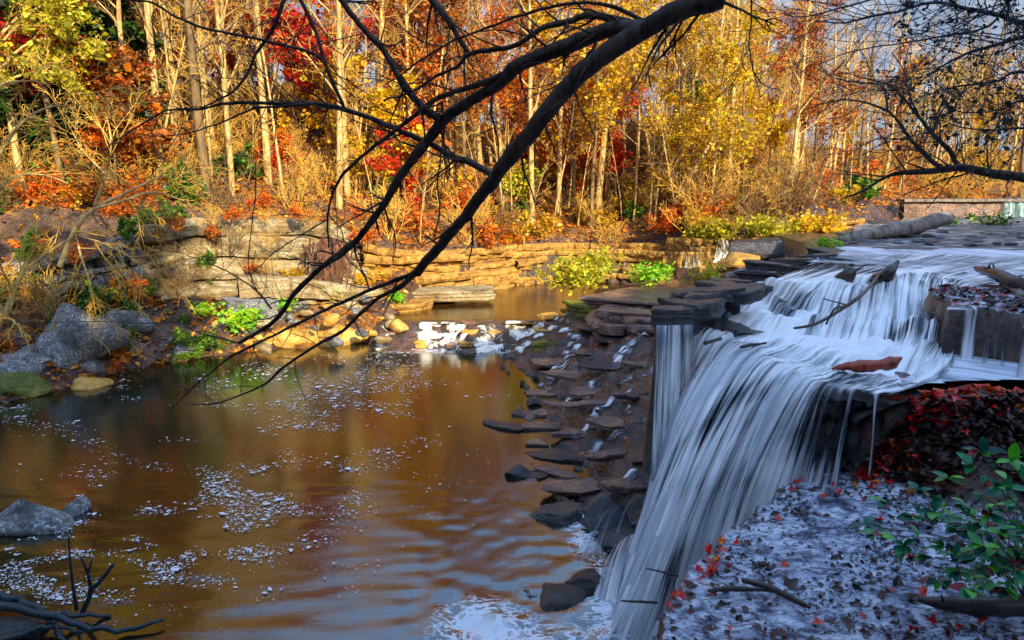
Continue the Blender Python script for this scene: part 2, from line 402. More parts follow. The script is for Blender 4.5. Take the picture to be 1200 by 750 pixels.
    mound = 1.35*sstep(9.2, 10.5, Y+.35*np.sin(X*2)+.25*n)*sstep(5.7, 6.8, X)+1.0*sstep(5.2, 2.8, Y)+1.6*sstep(3, 0, Y)
    sh = sh+mound
    z = np.where((d < .3) & (dB > 0), np.maximum(z, -6+(sh+6)*sstep(.22, -.1, d)), z)
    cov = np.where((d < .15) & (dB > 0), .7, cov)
    db = sdf(X, Y, SHADEBANK)
    z = np.where(db < 1, np.maximum(z, -6+3.2*sstep(1, -2, db)+.18*np.clip(-db, 0, 30)+.3*n), z); cov = np.where(db < 1, .05, cov)
    # unseen gorge side behind and right of the camera, shaped to shade the foreground
    q = .6*X-.8*Y
    zr = -.6+15.5*sstep(2.5, 13.5, q)+.06*np.clip(q-13, 0, 200)+.6*n*sstep(2, 8, q)
    w = sstep(1.5, 3.5, q)
    z = np.where(q > 1.5, np.maximum(z, z*(1-w)+zr*w), z)
    cov = np.where(q > 3, .05, cov)
    return z, cov
def gz(x, y): return float(ground(np.array([x]), np.array([y]))[0][0])

def axis(segs):
    out = []
    for a, b, s in segs: out.append(np.arange(a, b, s))
    return np.concatenate(out+[np.array([segs[-1][1]])])
gx = axis([(-320, -80, 20), (-80, -30, 2.5), (-30, -3, .45), (-3, .6, .15), (.6, 11, .075), (11, 24, .25), (24, 60, 1.2), (60, 320, 20)])
gy = axis([(-120, -30, 10), (-30, 2, 1.2), (2, 5, .2), (5, 19, .08), (19, 32, .18), (32, 50, .35), (50, 90, 1.5), (90, 400, 20)])
X, Y = np.meshgrid(gx, gy, indexing='ij')
Z, C = ground(X, Y)
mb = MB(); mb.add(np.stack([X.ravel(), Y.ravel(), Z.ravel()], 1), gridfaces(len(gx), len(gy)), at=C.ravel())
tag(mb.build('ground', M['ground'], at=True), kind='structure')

# ------------------------------------------------------------------ rock generators
def boulder(name, c, r, mat, seed, flat=.7, sub=4, block=.35, rz=None, tilt=0):
    import bmesh; flat = flat
    bm = bmesh.new(); bmesh.ops.create_icosphere(bm, subdivisions=sub, radius=1)
    v = np.array([x.co[:] for x in bm.verts]); f = [tuple(x.index for x in q.verts) for q in bm.faces]; bm.free()
    rr = np.random.default_rng(seed)
    for k in range(18):
        nrm = rr.normal(size=3); nrm /= np.linalg.norm(nrm); h = rr.uniform(.48, .8)
        d = v@nrm; m_ = d > h; v[m_] -= nrm*((d[m_]-h)*.88)[:, None]
    s = v*1.0
    n = fbm(s[:, 0]*1.3+seed, s[:, 1]*1.3, s[:, 2]*1.3, 4, seed)
    v = v*(1+.17*n)[:, None]
    n2 = fbm(s[:, 0]*6+seed, s[:, 1]*6, s[:, 2]*6, 3, seed+5); v = v*(1+.035*n2)[:, None]
    v *= np.array(r if hasattr(r, '__len__') else (r, r*.85, r*flat))
    mb = MB(); mb.add(v, f); o = mb.build(name, mat)
    o.location = tuple(c); o.rotation_euler = (tilt, tilt*.6, rr.uniform(0, 6.28) if rz is None else rz)
    return o
def slab(name, c, rx, ry, th, mat, seed, rz=0.0, tilt=(0, 0), layers=2):
    """a flat broken piece of bedded rock: jagged outline, stepped bedding on its sides, uneven top"""
    rr = np.random.default_rng(seed)
    na = 56; ang = np.linspace(0, 2*PI, na, endpoint=False)
    pts = []
    k = rr.integers(6, 9); ca = np.sort(rr.uniform(0, 2*PI, k)); cr = rr.uniform(.75, 1.1, k)
    cx = np.cos(ca)*cr; cy = np.sin(ca)*cr
    dirs = np.stack([np.cos(ang), np.sin(ang)], 1)
    R = np.full(na, 9.0)
    for i in range(k):
        mx_, my_ = (cx[i]+cx[(i+1) % k])/2, (cy[i]+cy[(i+1) % k])/2
        nx, ny = cy[(i+1) % k]-cy[i], -(cx[(i+1) % k]-cx[i]); l = math.hypot(nx, ny)+1e-6; nx /= l; ny /= l
        if nx*mx_+ny*my_ < 0: nx, ny = -nx, -ny
        dd = nx*mx_+ny*my_; den = dirs@np.array([nx, ny])
        R = np.where(den > .05, np.minimum(R, dd/np.maximum(den, .05)), R)
    R = np.clip(R, .35, 1.15)*(1+.07*fbm(np.cos(ang)*3+seed, np.sin(ang)*3, 0, 3, seed))
    rows = []
    zz = -th
    for l in range(layers):
        off = rr.uniform(.86, 1.02) if l < layers-1 else 1.0
        z0 = -th+th*l/layers; z1 = -th+th*(l+1)/layers
        jit = 1+.04*fbm(np.cos(ang)*6, np.sin(ang)*6, l*3.3, 3, seed+l)
        rows.append((R*off*.96*jit, z0+.012)); rows.append((R*off*jit, z0+(z1-z0)*.4)); rows.append((R*off*jit*.995, z1-.02)); 
    jt = 1+.02*fbm(np.cos(ang)*9, np.sin(ang)*9, 0, 2, seed)
    rows.append((R*.95*jt, 0)); rows.append((R*.75, 0.0)); rows.append((R*.5, 0)); rows.append((R*.25, 0)); rows.append((R*.02, 0))
    V = []
    for r_, z_ in rows:
        x = np.cos(ang)*r_*rx; y = np.sin(ang)*r_*ry
        zt_ = np.full(na, z_)+(.03*fbm(x*2.2+seed, y*2.2, 0, 4, seed) if z_ == 0 else .01*fbm(x*4, y*4, z_*8, 2, seed))
        V.append(np.stack([x, y, zt_], 1))
    V = np.concatenate(V); n = len(rows)
    f = [(i*na+j, i*na+(j+1) % na, (i+1)*na+(j+1) % na, (i+1)*na+j) for i in range(n-1) for j in range(na)]
    f.append(tuple(range(na))[::-1])
    mb = MB(); mb.add(V, f); o = mb.build(name, mat, smooth=False)
    o.location = tuple(c); o.rotation_euler = (tilt[0], tilt[1], rz); return o
def cliff(name, curve, z0, z1, mat, seed, layers=5, depth=3.0, out=.5):
    """bedded cliff that follows a plan curve; z0/z1 per curve point"""
    L_ = sum(math.dist(a, b) for a, b in zip(curve, curve[1:])); n = int(L_/.12)
    c = catmull(curve, n); zb = np.interp(np.linspace(0, 1, n), np.linspace(0, 1, len(z0)), z0); zt = np.interp(np.linspace(0, 1, n), np.linspace(0, 1, len(z1)), z1)
    t = np.gradient(c, axis=0); t /= np.linalg.norm(t, axis=1)[:, None]
    nr = np.stack([t[:, 1], -t[:, 0]], 1)
    s = np.linspace(0, L_, n); rr = np.random.default_rng(seed)
    rows = []
    hs = rr.uniform(.25, 1.8, layers); hs = np.cumsum(hs)/hs.sum(); lo = 0
    for l in range(layers):
        hi = hs[l]
        base = out*rr.uniform(-.8, .8)-.25*l*out
        bl = rr.uniform(.7, 2.6); blk = _h(np.floor(s/bl+.35*vnoise(s*.7, l)).astype(np.int64), np.full(n, l), np.zeros(n, np.int64), seed)
        off = base+.22*blk+.16*fbm(s*.5, l*7.0, 0, 4, seed)
        ph = s/bl+.35*vnoise(s*.7, l); crack = np.exp(-((np.abs(ph-np.round(ph)))*bl/.09)**2); off = off-.22*crack*(_h(np.round(ph).astype(np.int64), np.full(n, l+50), np.zeros(n, np.int64), seed) > -.3)
        und = -.6*rr.uniform(.15, 1)*min(1, (hi-lo)*float(np.mean(zt-zb))/.5)
        for fr, dx in ((.0, und), (.06, und*.12), (.35, .02), (.6, .03), (.9, 0), (1.0, -.07)):
            h = lo+(hi-lo)*fr
            wob = .035*fbm(s*1.2, h*3, l, 4, seed+l)
            z = zb+(zt-zb)*(h+.035*fbm(s*.25, l*5.0, 0, 3, seed)+.015*blk)
            o_ = off+dx+.1*fbm(s*2.2, z*3, l, 4, seed+3)+wob
            rows.append(np.stack([c[:, 0]+nr[:, 0]*o_, c[:, 1]+nr[:, 1]*o_, z], 1))
        lo = hi
    last = rows[-1].copy()
    for k, dd in enumerate((.4, 1.2, depth)):
        q = last.copy(); q[:, :2] -= nr*dd; q[:, 2] += .03*fbm(q[:, 0]*2, q[:, 1]*2, 0, 3, seed)-.05*dd; rows.append(q)
    q = rows[-1].copy(); q[:, 2] -= 3; rows.append(q)
    V = np.stack(rows, 0).reshape(-1, 3)
    mb = MB(); mb.add(V, gridfaces(len(rows), n)[:, ::-1]); return mb.build(name, mat, smooth=False)

# ------------------------------------------------------------------ cliffs and ledges of the far bank
tag(cliff('rock_cliff', [(-17, 30.3), (-14.5, 31.5), (-10, 33.6), (-7.3, 35.3)], [-4.5]*4, [.2, .7, .45, -.6], M['sand_grey'], 3, 7, 3.4, .45),
    'tall layered grey and tan sandstone cliff left of the hanging roots, above green ferns', 'cliff')
tag(cliff('rock_cliff', [(-7.6, 35.0), (-5.5, 36.6), (-2.5, 39), (.5, 42.6)], [-4.6]*4, [-.9, -1.3, -1.4, -1.6], M['sand'], 5, 7, 3, .22),
    'low golden layered cliff behind the flat slab of the side stream', 'cliff')
tag(cliff('rock_cliff', [(.3, 42.4), (3, 44.0), (6.5, 43.6), (9.3, 41.2)], [-4.5]*4, [-1.65, -1.6, -1.5, -1.3], M['sand'], 9, 8, 3, .2),
    'sunlit tan cliff of thin beds behind the yellow bushes at the golden stream', 'cliff')
tag(cliff('rock_cliff', [(9.0, 41.2), (10.6, 38.8), (13.2, 37.4), (17.5, 37.8), (21, 40)], [-4.0, -3.5, -3, -1.5, -1.5], [-1.0, -.85, -.55, -.1, .2], M['sand'], 12, 4, 3, .4),
    'brown rock ledge with the two small side falls running over it', 'cliff')
tag(cliff('rock_cliff', [(-12.5, 30.9), (-10.5, 31.7), (-8.2, 32.6), (-6.4, 33.8)], [-5]*4, [-2.0, -2.1, -2.5, -2.9], M['sand_grey'], 21, 3, 2.5, .5),
    'pale rounded lower ledge at the foot of the tall grey cliff', 'cliff')
tag(cliff('rock_cliff', [(-30, 22.5), (-24, 25.6), (-20, 28.4), (-16.6, 30.6)], [-4.5]*4, [-2.0, -1.8, -.9, .1], M['boulder'], 4, 6, 3.4, .5), 'dark broken ledges at the far left behind the arching golden tree', 'cliff')  # darker rock colour stands in for shade on this end of the cliff
# slabs round the side stream
def S(name, u, v, z, rx, ry, th, mat, seed, label, group=None, rz=0., tilt=(0, 0), layers=2, cat='rock slab'):
    p = P(u, v, z); o = slab(name, p, rx, ry, th, M[mat], seed, rz, tilt, layers); return tag(o, label, cat, group)
S('rock_slab', 520, 338, -3.35, 4.6, 1.4, .55, 'sand_grey', 41, 'long flat grey slab jutting over the side stream below the golden cliff', rz=.15, layers=3)
S('rock_slab', 435, 352, -3.7, 3.4, 1.6, .6, 'sand', 42, 'golden slab left of the side stream, beneath the long grey slab', rz=.1)
S('rock_slab', 760, 345, -2.55, 4.3, 2.3, .5, 'wet', 43, 'wide dark wet slab below the bright green tuft', rz=-.1, layers=3)
S('rock_slab', 735, 357, -3.1, 3.2, 2.0, .6, 'moss', 44, 'mossy yellow-green slab under the wide dark wet slab', layers=3)
S('rock_slab', 725, 380, -3.75, 2.6, 1.5, .6, 'moss', 45, 'lowest mossy slab beside the gold stream water', layers=3)
S('rock_slab', 655, 395, -4.25, 1.7, 1.4, .5, 'moss', 46, 'small moss-green slab at the brink of the side stream cascade', layers=2)
# ------------------------------------------------------------------ stepping slabs between pool and falls
sp = [(745, 402, -4.0, 1.6, 1.0), (700, 398, -4.1, 1.3, .8), (730, 412, -4.15, 1.5, .8), (690, 420, -4.35, 1.2, .8), (650, 425, -4.6, 1.1, .7), (665, 440, -4.55, 1.2, .7), (720, 435, -4.35, 1.3, .8),
      (755, 440, -4.2, 1.0, .8), (640, 455, -4.75, .9, .6), (700, 455, -4.5, 1.2, .7), (735, 462, -4.4, 1.0, .6), (665, 470, -4.7, 1.1, .6), (620, 480, -4.85, .8, .5), (700, 482, -4.6, 1.3, .6), (745, 485, -4.5, .9, .6),
      (640, 495, -4.85, 1.0, .5), (680, 505, -4.75, 1.1, .6), (730, 510, -4.6, 1.1, .6), (660, 525, -4.75, 1.1, .6), (715, 535, -4.65, 1.2, .7), (755, 545, -4.5, .7, .6), (630, 515, -4.9, .6, .4), (625, 552, -4.85, .5, .3),
      (690, 560, -4.65, 1.0, .5), (735, 575, -4.7, .8, .45), (680, 590, -4.78, .8, .35), (600, 498, -4.93, .9, .35), (655, 545, -4.78, .9, .4)]
for i, (u, v, z, rx, ry) in enumerate(sp):
    p = P(u, v, z); p[2] = max(gz(p[0], p[1])+.1, -4.92); m_ = ['wet', 'wet', 'wet_dark', 'wet'][i % 4]
    o = slab('rock_slab', p, rx*1.0, ry*.85, .15, M[m_], 100+i, random.uniform(-.5, .5), (random.uniform(-.04, .04), random.uniform(-.04, .04)), 2)
    tag(o, 'flat wet purple-brown slab in the steps between pool and falls', 'rock slab', 'flat rock slabs stepping down beside the waterfall')
for i in range(22):
    x = random.uniform(-5.6, 1.8); y = random.uniform(28.9, 30.8); o = slab('rock_slab', (x, y, gz(x, y)+.1), random.uniform(.3, .75), random.uniform(.2, .45), .2, M[random.choice(['wet', 'wet', 'gold_rock'])], 900+i, random.uniform(-.4, .4)); tag(o, 'small wet slab in the little cascade of the side stream', 'rock slab', 'small slabs in the side stream cascade')
# small broken stones between the slabs
for i in range(34):
    t = random.random(); u = 610+150*random.random(); v = 405+190*t; z = -4.95+.55*(u-600)/160
    if v > 560: u = 660+90*random.random()
    p = P(u, v, z); p[2] = max(gz(p[0], p[1]), -5.02)
    o = boulder('stone', p, random.uniform(.08, .26), M[random.choice(['wet', 'wet_dark', 'wet', 'wet_teal'])], 300+i, .6, 2)
    tag(o, 'small wet broken stone among the slabs beside the falls', 'stone', 'broken stones among the slabs')
def B(u, v, z, r, mat, seed, label, flat=.7, cat='boulder', group=None, sub=4, sx=1, rz=0., name='boulder', tilt=0):
    p = P(u, v, z); return tag(boulder(name, p, (r*sx, r*.9, r*flat), M[mat], seed, sub=sub, rz=rz, tilt=tilt), label, cat, group)
B(712, 612, -5.0, .75, 'wet_teal', 61, 'smooth teal-dark boulder with water sliding over it, nearest the slabs', .75, sx=1.2)
B(735, 640, -5.05, .7, 'wet_teal', 62, 'round wet boulder at the foot of the main curtain', .8, sx=1.1)
B(660, 705, -5.15, .62, 'wet_dark', 63, 'dark jagged boulder in the white water at the bottom of the pool', .7, sx=1.3, rz=.4)
B(620, 700, -5.1, .3, 'wet_dark', 64, 'small black rock left of the dark jagged boulder', .6)
B(690, 690, -5.1, .5, 'wet_dark', 66, 'dark rock between the jagged boulder and the curtain', .8)
B(660, 603, -4.95, .62, 'wet_teal', 65, 'flat bluish rock at the pool edge below the slabs', .35, sx=1.5)
B(608, 555, -4.98, .45, 'wet_dark', 67, 'black rock at the left tip of the slabs', .5, sx=1.3)
B(625, 470, -4.9, .35, 'wet_dark', 68, 'black rock at the pool edge near the golden reflection', .7)
# left bank
B(45, 430, -4.6, 2.0, 'boulder', 71, 'large rounded dark boulder speckled with pale lichen', .6, sx=1.35, rz=.1)
B(92, 395, -3.6, 1.9, 'boulder', 72, 'slanted grey lichen boulder behind the large rounded one', .8, sx=1.0, rz=.5)
B(135, 380, -3.6, 1.9, 'boulder', 73, 'broad grey block with lichen between two green tufts', .6, sx=1.4, rz=-.1)
B(190, 405, -4.7, 1.35, 'boulder', 74, 'rounded boulder with golden patches at the water edge', .6, sx=1.3, rz=.2)
B(160, 345, -2.9, 1.6, 'wet_dark', 75, 'dark ledge block under the pale arching tree', .6, sx=1.6)
B(225, 345, -2.9, 1.7, 'sand_grey', 76, 'pale grey rounded block under the grey cliff', .55, sx=1.6)
B(300, 365, -3.6, 1.8, 'boulder', 77, 'bluish grey rounded block behind the bright green fern', .6, sx=1.5)
B(345, 395, -4.7, 1.1, 'gold_rock', 78, 'golden sunlit block at the water edge right of the fern', .6, sx=1.6)
B(400, 395, -4.75, 1.2, 'gold_rock', 79, 'rounded orange boulder left of the small white cascade', .7, sx=1.3)
B(300, 400, -4.8, 1.0, 'gold_rock', 80, 'low golden stone below the bright green fern', .5, sx=1.4)
B(448, 362, -4.0, .7, 'boulder', 81, 'small dark bluish block above the white cascade', .8)
B(20, 458, -4.9, 1.0, 'moss', 82, 'mossy golden rock at the left water edge', .6, sx=1.7)
B(108, 450, -4.95, .8, 'gold_rock', 83, 'leafy golden stone at the waterline right of the big lichen boulder', .4, sx=1.2)
B(22, 350, -2.7, 1.6, 'wet_dark', 84, 'dark shaded block behind the golden trunk at the left edge', .6, sx=1.4)
B(250, 385, -4.2, .9, 'gold_rock', 85, 'tan stone in the leaf litter between two green plants', .6, sx=1.3)
B(30, 612, -5.0, .95, 'boulder', 86, 'bluish lichen rock at the left edge of the foreground pool', .55, sx=1.5, rz=-.15)
B(90, 598, -5.0, .42, 'boulder', 87, 'small angular grey rock at the tip of the foreground rock', .9, rz=.5)
B(15, 740, -5.0, .55, 'wet_dark', 88, 'dark mossy rock under the driftwood', .6, sx=1.3)
for i in range(60):
    u = random.uniform(0, 470); v = 425-20*(u/470)-random.uniform(0, 60); z = -4.95+ (425-v)*.022
    o = boulder('stone', P(u, v, z), random.uniform(.25, .6), M[random.choice(['boulder', 'gold_rock', 'sand_grey', 'boulder'])], 500+i, .6, 3)
    tag(o, 'smaller stone lying in the leaf litter of the far left bank', 'stone', 'stones scattered on the far left bank')
# rocks along the left edge of the creek above the falls
for i, (u, v, r) in enumerate([(800, 352, .45), (815, 345, .4), (835, 340, .45), (850, 333, .5), (870, 328, .4), (790, 360, .35), (890, 318, .45), (905, 308, .5), (930, 303, .45), (955, 298, .5), (975, 293, .6), (825, 352, .3), (865, 338, .3), (985, 303, .3)]):
    o = slab('stone', P(u, v, .06), r*1.7, r*1.2, .3, M['wet_dark'], 600+i, random.uniform(-.4, .6), (random.gauss(0, .07), random.gauss(0, .07)), 3); tag(o, 'dark wet stone in the row edging the creek above the falls', 'stone', 'dark stones edging the creek')
for i in range(40):
    u = random.uniform(985, 1200); v = random.uniform(272, 288)
    o = boulder('stone', P(u, v, -.02), (random.uniform(.2, .6), .25, random.uniform(.08, .16)), M['wet_dark'], 650+i, sub=2, rz=0); tag(o, 'low dark stone in the riffle beyond the creek water', 'stone', 'low stones in the riffle above the creek')
B(1165, 350, -.75, .8, 'wet_dark', 90, 'black ledge block between creek and the thin falls', .7, sx=1.2)
B(1185, 385, -.95, .9, 'wet_dark', 91, 'black dripping block under the leaf-strewn right ledge', .8, sx=1.3)
B(1125, 375, -1.0, .75, 'wet_dark', 92, 'dark rock face left of the thin falls', .9, sx=.8)
corner = slab('rock_slab', P(800, 372, -.62), .75, .55, .95, M['wet_dark'], 95, .3, layers=4); tag(corner, 'dark square rock at the left corner of the falls with water combing over it', 'rock')

# ------------------------------------------------------------------ water
def sheet(mb, G, uvs, cov):
    """G: (nu, nv, 3) grid"""
    nu, nv = G.shape[:2]
    mb.add(G.reshape(-1, 3), gridfaces(nu, nv), uvs.reshape(-1, 2), cov.ravel())
# pool plane
px = axis([(-70, -12, 2), (-12, -2, .4), (-2, 5, .12), (5, 6, .5)]); py = axis([(-6, 6, .6), (6, 16, .12), (16, 36, .5)])
X, Y = np.meshgrid(px, py, indexing='ij')
fc = .95*np.exp(-((X+.55)/.8)**2-((Y-10.3)/.75)**2)+.95*np.exp(-((X-2.2)/.9)**2-((Y-10.9)/1.3)**2)+.75*np.exp(-((X-1.5)/.35)**2-((Y-13.2)/.8)**2)+.8*np.exp(-((X-.6)/.8)**2-((Y-9.6)/.6)**2)
fc += .6*np.exp(-((Y-29.3)/.5)**2)*((X > -6) & (X < 1))
Zw = -5+.02*fbm(X*1.3+.4*Y, Y*2, 0, 2, 5)*sstep(20, 11, Y)+.016*fbm(X*3-.9*Y, Y*4.6, 0, 2, 55)*sstep(22, 12, Y)+np.clip(fc, 0, 1)*.08*fbm(X*3, Y*3, 0, 3, 8)
mb = MB(); mb.add(np.stack([X.ravel(), Y.ravel(), Zw.ravel()], 1), gridfaces(len(px), len(py)), at=np.clip(fc, 0, 1).ravel())
tag(mb.build('pool_water', M['pool'], at=True), kind='structure')
# side stream above its cascade
mb = MB(); mb.add([(-5.6, 30.75, -4.1), (2.8, 30.75, -4.1), (5, 33, -4.1), (10, 38, -4.1), (12, 46, -4.1), (-3, 46, -4.1), (-6, 36, -4.1)], [tuple(range(7))])
tag(mb.build('stream_water', M['uppool']), kind='structure')

# main waterfall: stream lines from the creek, over the first ledge, across the middle basin, over the lip and down
cols = [  # a, b, c, d, e (u,v,z) , foot world
 ((965, 299, .03), (893, 330, 0), (860, 345, -.28), (838, 358, -.52), (815, 374, -.72), (2.75, 13.1, -5.0)),
 ((1020, 298, .03), (935, 330, 0), (892, 362, -.6), (862, 378, -.74), (840, 390, -.82), (2.2, 11.6, -5.0)),
 ((1060, 297, .03), (975, 328, 0), (930, 380, -.76), (893, 396, -.8), (868, 405, -.85), (1.8, 10.5, -5.0)),
 ((1100, 297, .03), (1010, 324, 0), (975, 392, -.8), (935, 408, -.83), (895, 418, -.87), (2.0, 9.9, -5.0)),
 ((1140, 298, .03), (1050, 318, 0), (1030, 398, -.82), (975, 420, -.85), (925, 434, -.89), (2.7, 9.7, -4.9)),
 ((1190, 300, .03), (1092, 320, 0), (1072, 406, -.85), (1015, 432, -.88), (960, 448, -.91), (3.95, 10.0, -3.4)),
 ((1230, 302, .03), (1120, 328, -.02), (1100, 414, -.88), (1060, 440, -.9), (1000, 457, -.92), (5.2, 10.25, -2.45)),
 ((1270, 308, .03), (1140, 342, -.05), (1122, 422, -.89), (1100, 447, -.91), (1052, 463, -.93), (6.35, 10.3, -2.35))]
nS, nT = 420, 330
stages = []
for k in range(5):
    stages.append(catmull([P(*c[k]) for c in cols], nS))
foot = catmull([c[5] for c in cols], nS)
s = np.linspace(0, 1, nS)
A = np.stack(stages, 1)                                  # nS,5,3
t1 = np.linspace(0, 4, 190); G1 = np.zeros((nS, 190, 3))
kf = t1.astype(int).clip(0, 3); fr = t1-kf
mode = [0, 1, 0, 0]
e = np.concatenate([2*A[:, :1]-A[:, 1:2], A, 2*A[:, 4:5]-A[:, 3:4]], 1)
for j, (k, f_) in enumerate(zip(kf, fr)):
    a_, b_, c_, d_ = e[:, k], e[:, k+1], e[:, k+2], e[:, k+3]
    lin = b_*(1-f_)+c_*f_; cm = .5*(2*b_+(c_-a_)*f_+(2*a_-5*b_+4*c_-d_)*f_*f_+(3*b_-a_-3*c_+d_)*f_**3)
    p = .5*lin+.5*cm
    zf = f_ if k != 1 else (f_**1.25 if f_ < .8 else .757+.243*((f_-.8)/.2)**.7)
    p[:, 2] = b_[:, 2]*(1-zf)+c_[:, 2]*zf
    G1[:, j] = p
w = np.linspace(0, 1, nT-190+1)[1:]
E_ = A[:, 4]; D_ = foot-E_
G2 = np.zeros((nS, len(w), 3))
for j, ww in enumerate(w):
    hh = 1-(1-ww)**1.35
    q = E_+D_*hh if False else E_.copy()
    q[:, :2] = E_[:, :2]+D_[:, :2]*(ww**.82)
    q[:, 2] = E_[:, 2]+D_[:, 2]*(ww**1.35)
    G2[:, j] = q
G = np.concatenate([G1, G2], 1)
seg = np.linalg.norm(np.diff(G, axis=1), axis=2); Vv = np.concatenate([np.zeros((nS, 1)), np.cumsum(seg, 1)], 1)
Ss = np.broadcast_to(s[:, None], Vv.shape)
stg = np.broadcast_to(np.concatenate([t1, 4+w])[None], Vv.shape)
across = 9.0
# rounded bulges on the cascade, ropes on the curtain
bul = fbm(Ss*5, Vv*.9, 0, 3, 39)*.2*sstep(.9, 1.4, stg)*sstep(3.8, 2.6, stg)+.07*np.sin((stg-1)*12.6+4*fbm(Ss*3, 0, 0, 2, 38))*sstep(1, 1.2, stg)*sstep(2.1, 1.8, stg)
bul += fbm(Ss*14, Vv*.9, 0, 4, 40)*.15*sstep(.9, 1.3, stg)*sstep(2.6, 2.0, stg)
bul += fbm(Ss*11, Vv*1.6, 0, 4, 41)*.08*sstep(1.8, 2.3, stg)*sstep(4.0, 3.7, stg)
bul += fbm(Ss*26, Vv*1.2, 0, 3, 47)*.03*sstep(1.8, 2.2, stg)*sstep(4.0, 3.6, stg)
rope = fbm(Ss*38+.3*fbm(Ss*4, Vv*.4, 0, 2, 4), Vv*.22, 0, 4, 43)*.13*sstep(3.8, 4.3, stg)+.16*fbm(Ss*9, Vv*.3, 0, 3, 49)*sstep(3.9, 4.6, stg)+fbm(Ss*60, Vv*.2, 0, 2, 44)*.03*sstep(.9, 1.1, stg)*sstep(2.4, 1.9, stg)
nrm = np.zeros_like(G); nrm[..., 2] = 1
fl = sstep(4.0, 4.4, stg)[..., None]
dd = D_[:, :2]/(np.linalg.norm(D_[:, :2], axis=1)[:, None]+1e-6)
nrm = nrm*(1-fl); nrm[..., :2] += dd[:, None, :]*fl
bul = bul*sstep(1, .88, Ss)
G = G+nrm*(bul+rope)[..., None]
cov = np.full(Ss.shape, .58)
cov = np.where(stg < 1.0, .62, cov)
cov = cov-.15*sstep(1.0, .6, stg)
fall = sstep(3.9, 4.2, stg)
cov = cov+fall*(-.04+.14*sstep(4.5, 5, stg))+.12*sstep(.5, .1, Ss)*fall
cov = cov-fall*.66*sstep(.68, .97, Ss)*(.75+.25*np.sin(Ss*160))
cov = cov+fall*.25*np.exp(-((Ss-.86)/.012)**2)+fall*.2*np.exp(-((Ss-.93)/.008)**2)
cov = cov+.2*sstep(1.8, 2.2, stg)*sstep(3.3, 2.6, stg)+.12*fbm(Ss*5, Vv*.8, 0, 4, 71)
cov = cov-.55*sstep(.95, 1, Ss)-.45*sstep(.03, 0, Ss)
mb = MB(); sheet(mb, G, np.stack([Ss*across, Vv], 2), cov)
tag(mb.build('waterfall', M['falls'], uv=True, at=True), kind='structure')

# looser strands thrown clear of the main sheet
k0 = 185; Gv = G[:, k0:].copy(); tv = np.linspace(0, 1, Gv.shape[1])[None, :, None]
Gv[..., :2] += dd[:, None, :]*(.05+.3*tv)*(.6+.6*fbm(Ss[:, k0:]*8, Vv[:, k0:]*.4, 0, 3, 52))[..., None]
mb = MB(); sheet(mb, Gv, np.stack([Ss[:, k0:]*across+31, Vv[:, k0:]*.8], 2), np.clip(cov[:, k0:]-.27, 0, 1)); M['veil'] = white_mat('veil', (.55, .62, .7), (.92, .95, .98))
tag(mb.build('water_veil', M['veil'], uv=True, at=True), kind='structure')
# dark rock the water runs over, just behind the sheet
R_ = G[::6, ::3].copy(); st2 = stg[::6, ::3]
f2 = sstep(4.0, 4.5, st2)[..., None]; R_[..., 2] -= .16*(1-f2[..., 0]); R_[..., :2] -= dd[::6, None, :]*f2*.55
R_ += .07*fbm(R_[..., 0]*2.5, R_[..., 1]*2.5, R_[..., 2]*5, 4, 12)[..., None]*np.array([1, 1, .4])
mb = MB(); mb.add(R_.reshape(-1, 3), gridfaces(*R_.shape[:2])); tag(mb.build('rock_bed', M['wet_dark'], smooth=False), kind='structure')

# creek above the falls, and the basin right of the stream lines
def plane_sheet(name, poly_fn, xs, ys, z, mat, covv, ang):
    X, Y = np.meshgrid(xs, ys, indexing='ij'); Zp = z+.015*fbm(X*1.5, Y*3, 0, 3, 2)
    keep = poly_fn(X, Y)
    idx = -np.ones(X.shape, int); 
    f = gridfaces(*X.shape); kk = keep.ravel(); f = f[kk[f].all(1)]
    ca, sa = math.cos(ang), math.sin(ang)
    uv = np.stack([(X*ca+Y*sa).ravel(), (-X*sa+Y*ca).ravel()], 1)
    mb = MB(); mb.add(np.stack([X.ravel(), Y.ravel(), Zp.ravel()], 1), f, uv, np.full(X.size, covv))
    tag(mb.build(name, mat, uv=True, at=True), kind='structure')
CRK = [(8.6, 20.3), (11, 19.2), (12.3, 17.2), (10.8, 15.7), (13, 15.3), (25, 11.2), (40, 12), (90, 20), (90, 60), (34, 49), (20, 40), (14, 30), (11, 23.5)]
plane_sheet('creek_water', lambda X, Y: (sdf(X, Y, CRK) < 0) & (Y < 24.6+.8*fbm(X*.5, 0, 0, 3, 7)), axis([(5, 25, .25), (25, 90, 2)]), axis([(11, 25, .25), (25, 60, .6)]), .0, M['creek'], .6, .5)
plane_sheet('riffle_water', lambda X, Y: sdf(X, Y, CRK) < 0, axis([(5, 25, .5), (25, 90, 2)]), axis([(22, 60, .6)]), -.03, white_mat('riffle', (.01, .012, .016), (.6, .66, .75), .5, 1.6, .5, .64, False), .5, .1)
plane_sheet('basin_water', lambda X, Y: sdf(X, Y, [(6.2, 10.75), (7.6, 10.95), (9.7, 11.1), (10.2, 11.6), (9.8, 13.2), (8.3, 12.8), (7.6, 12), (6.6, 11.2)]) < 0, axis([(6, 11, .1)]), axis([(10.5, 15, .1)]), -.9, M['creek'], .62, .9)

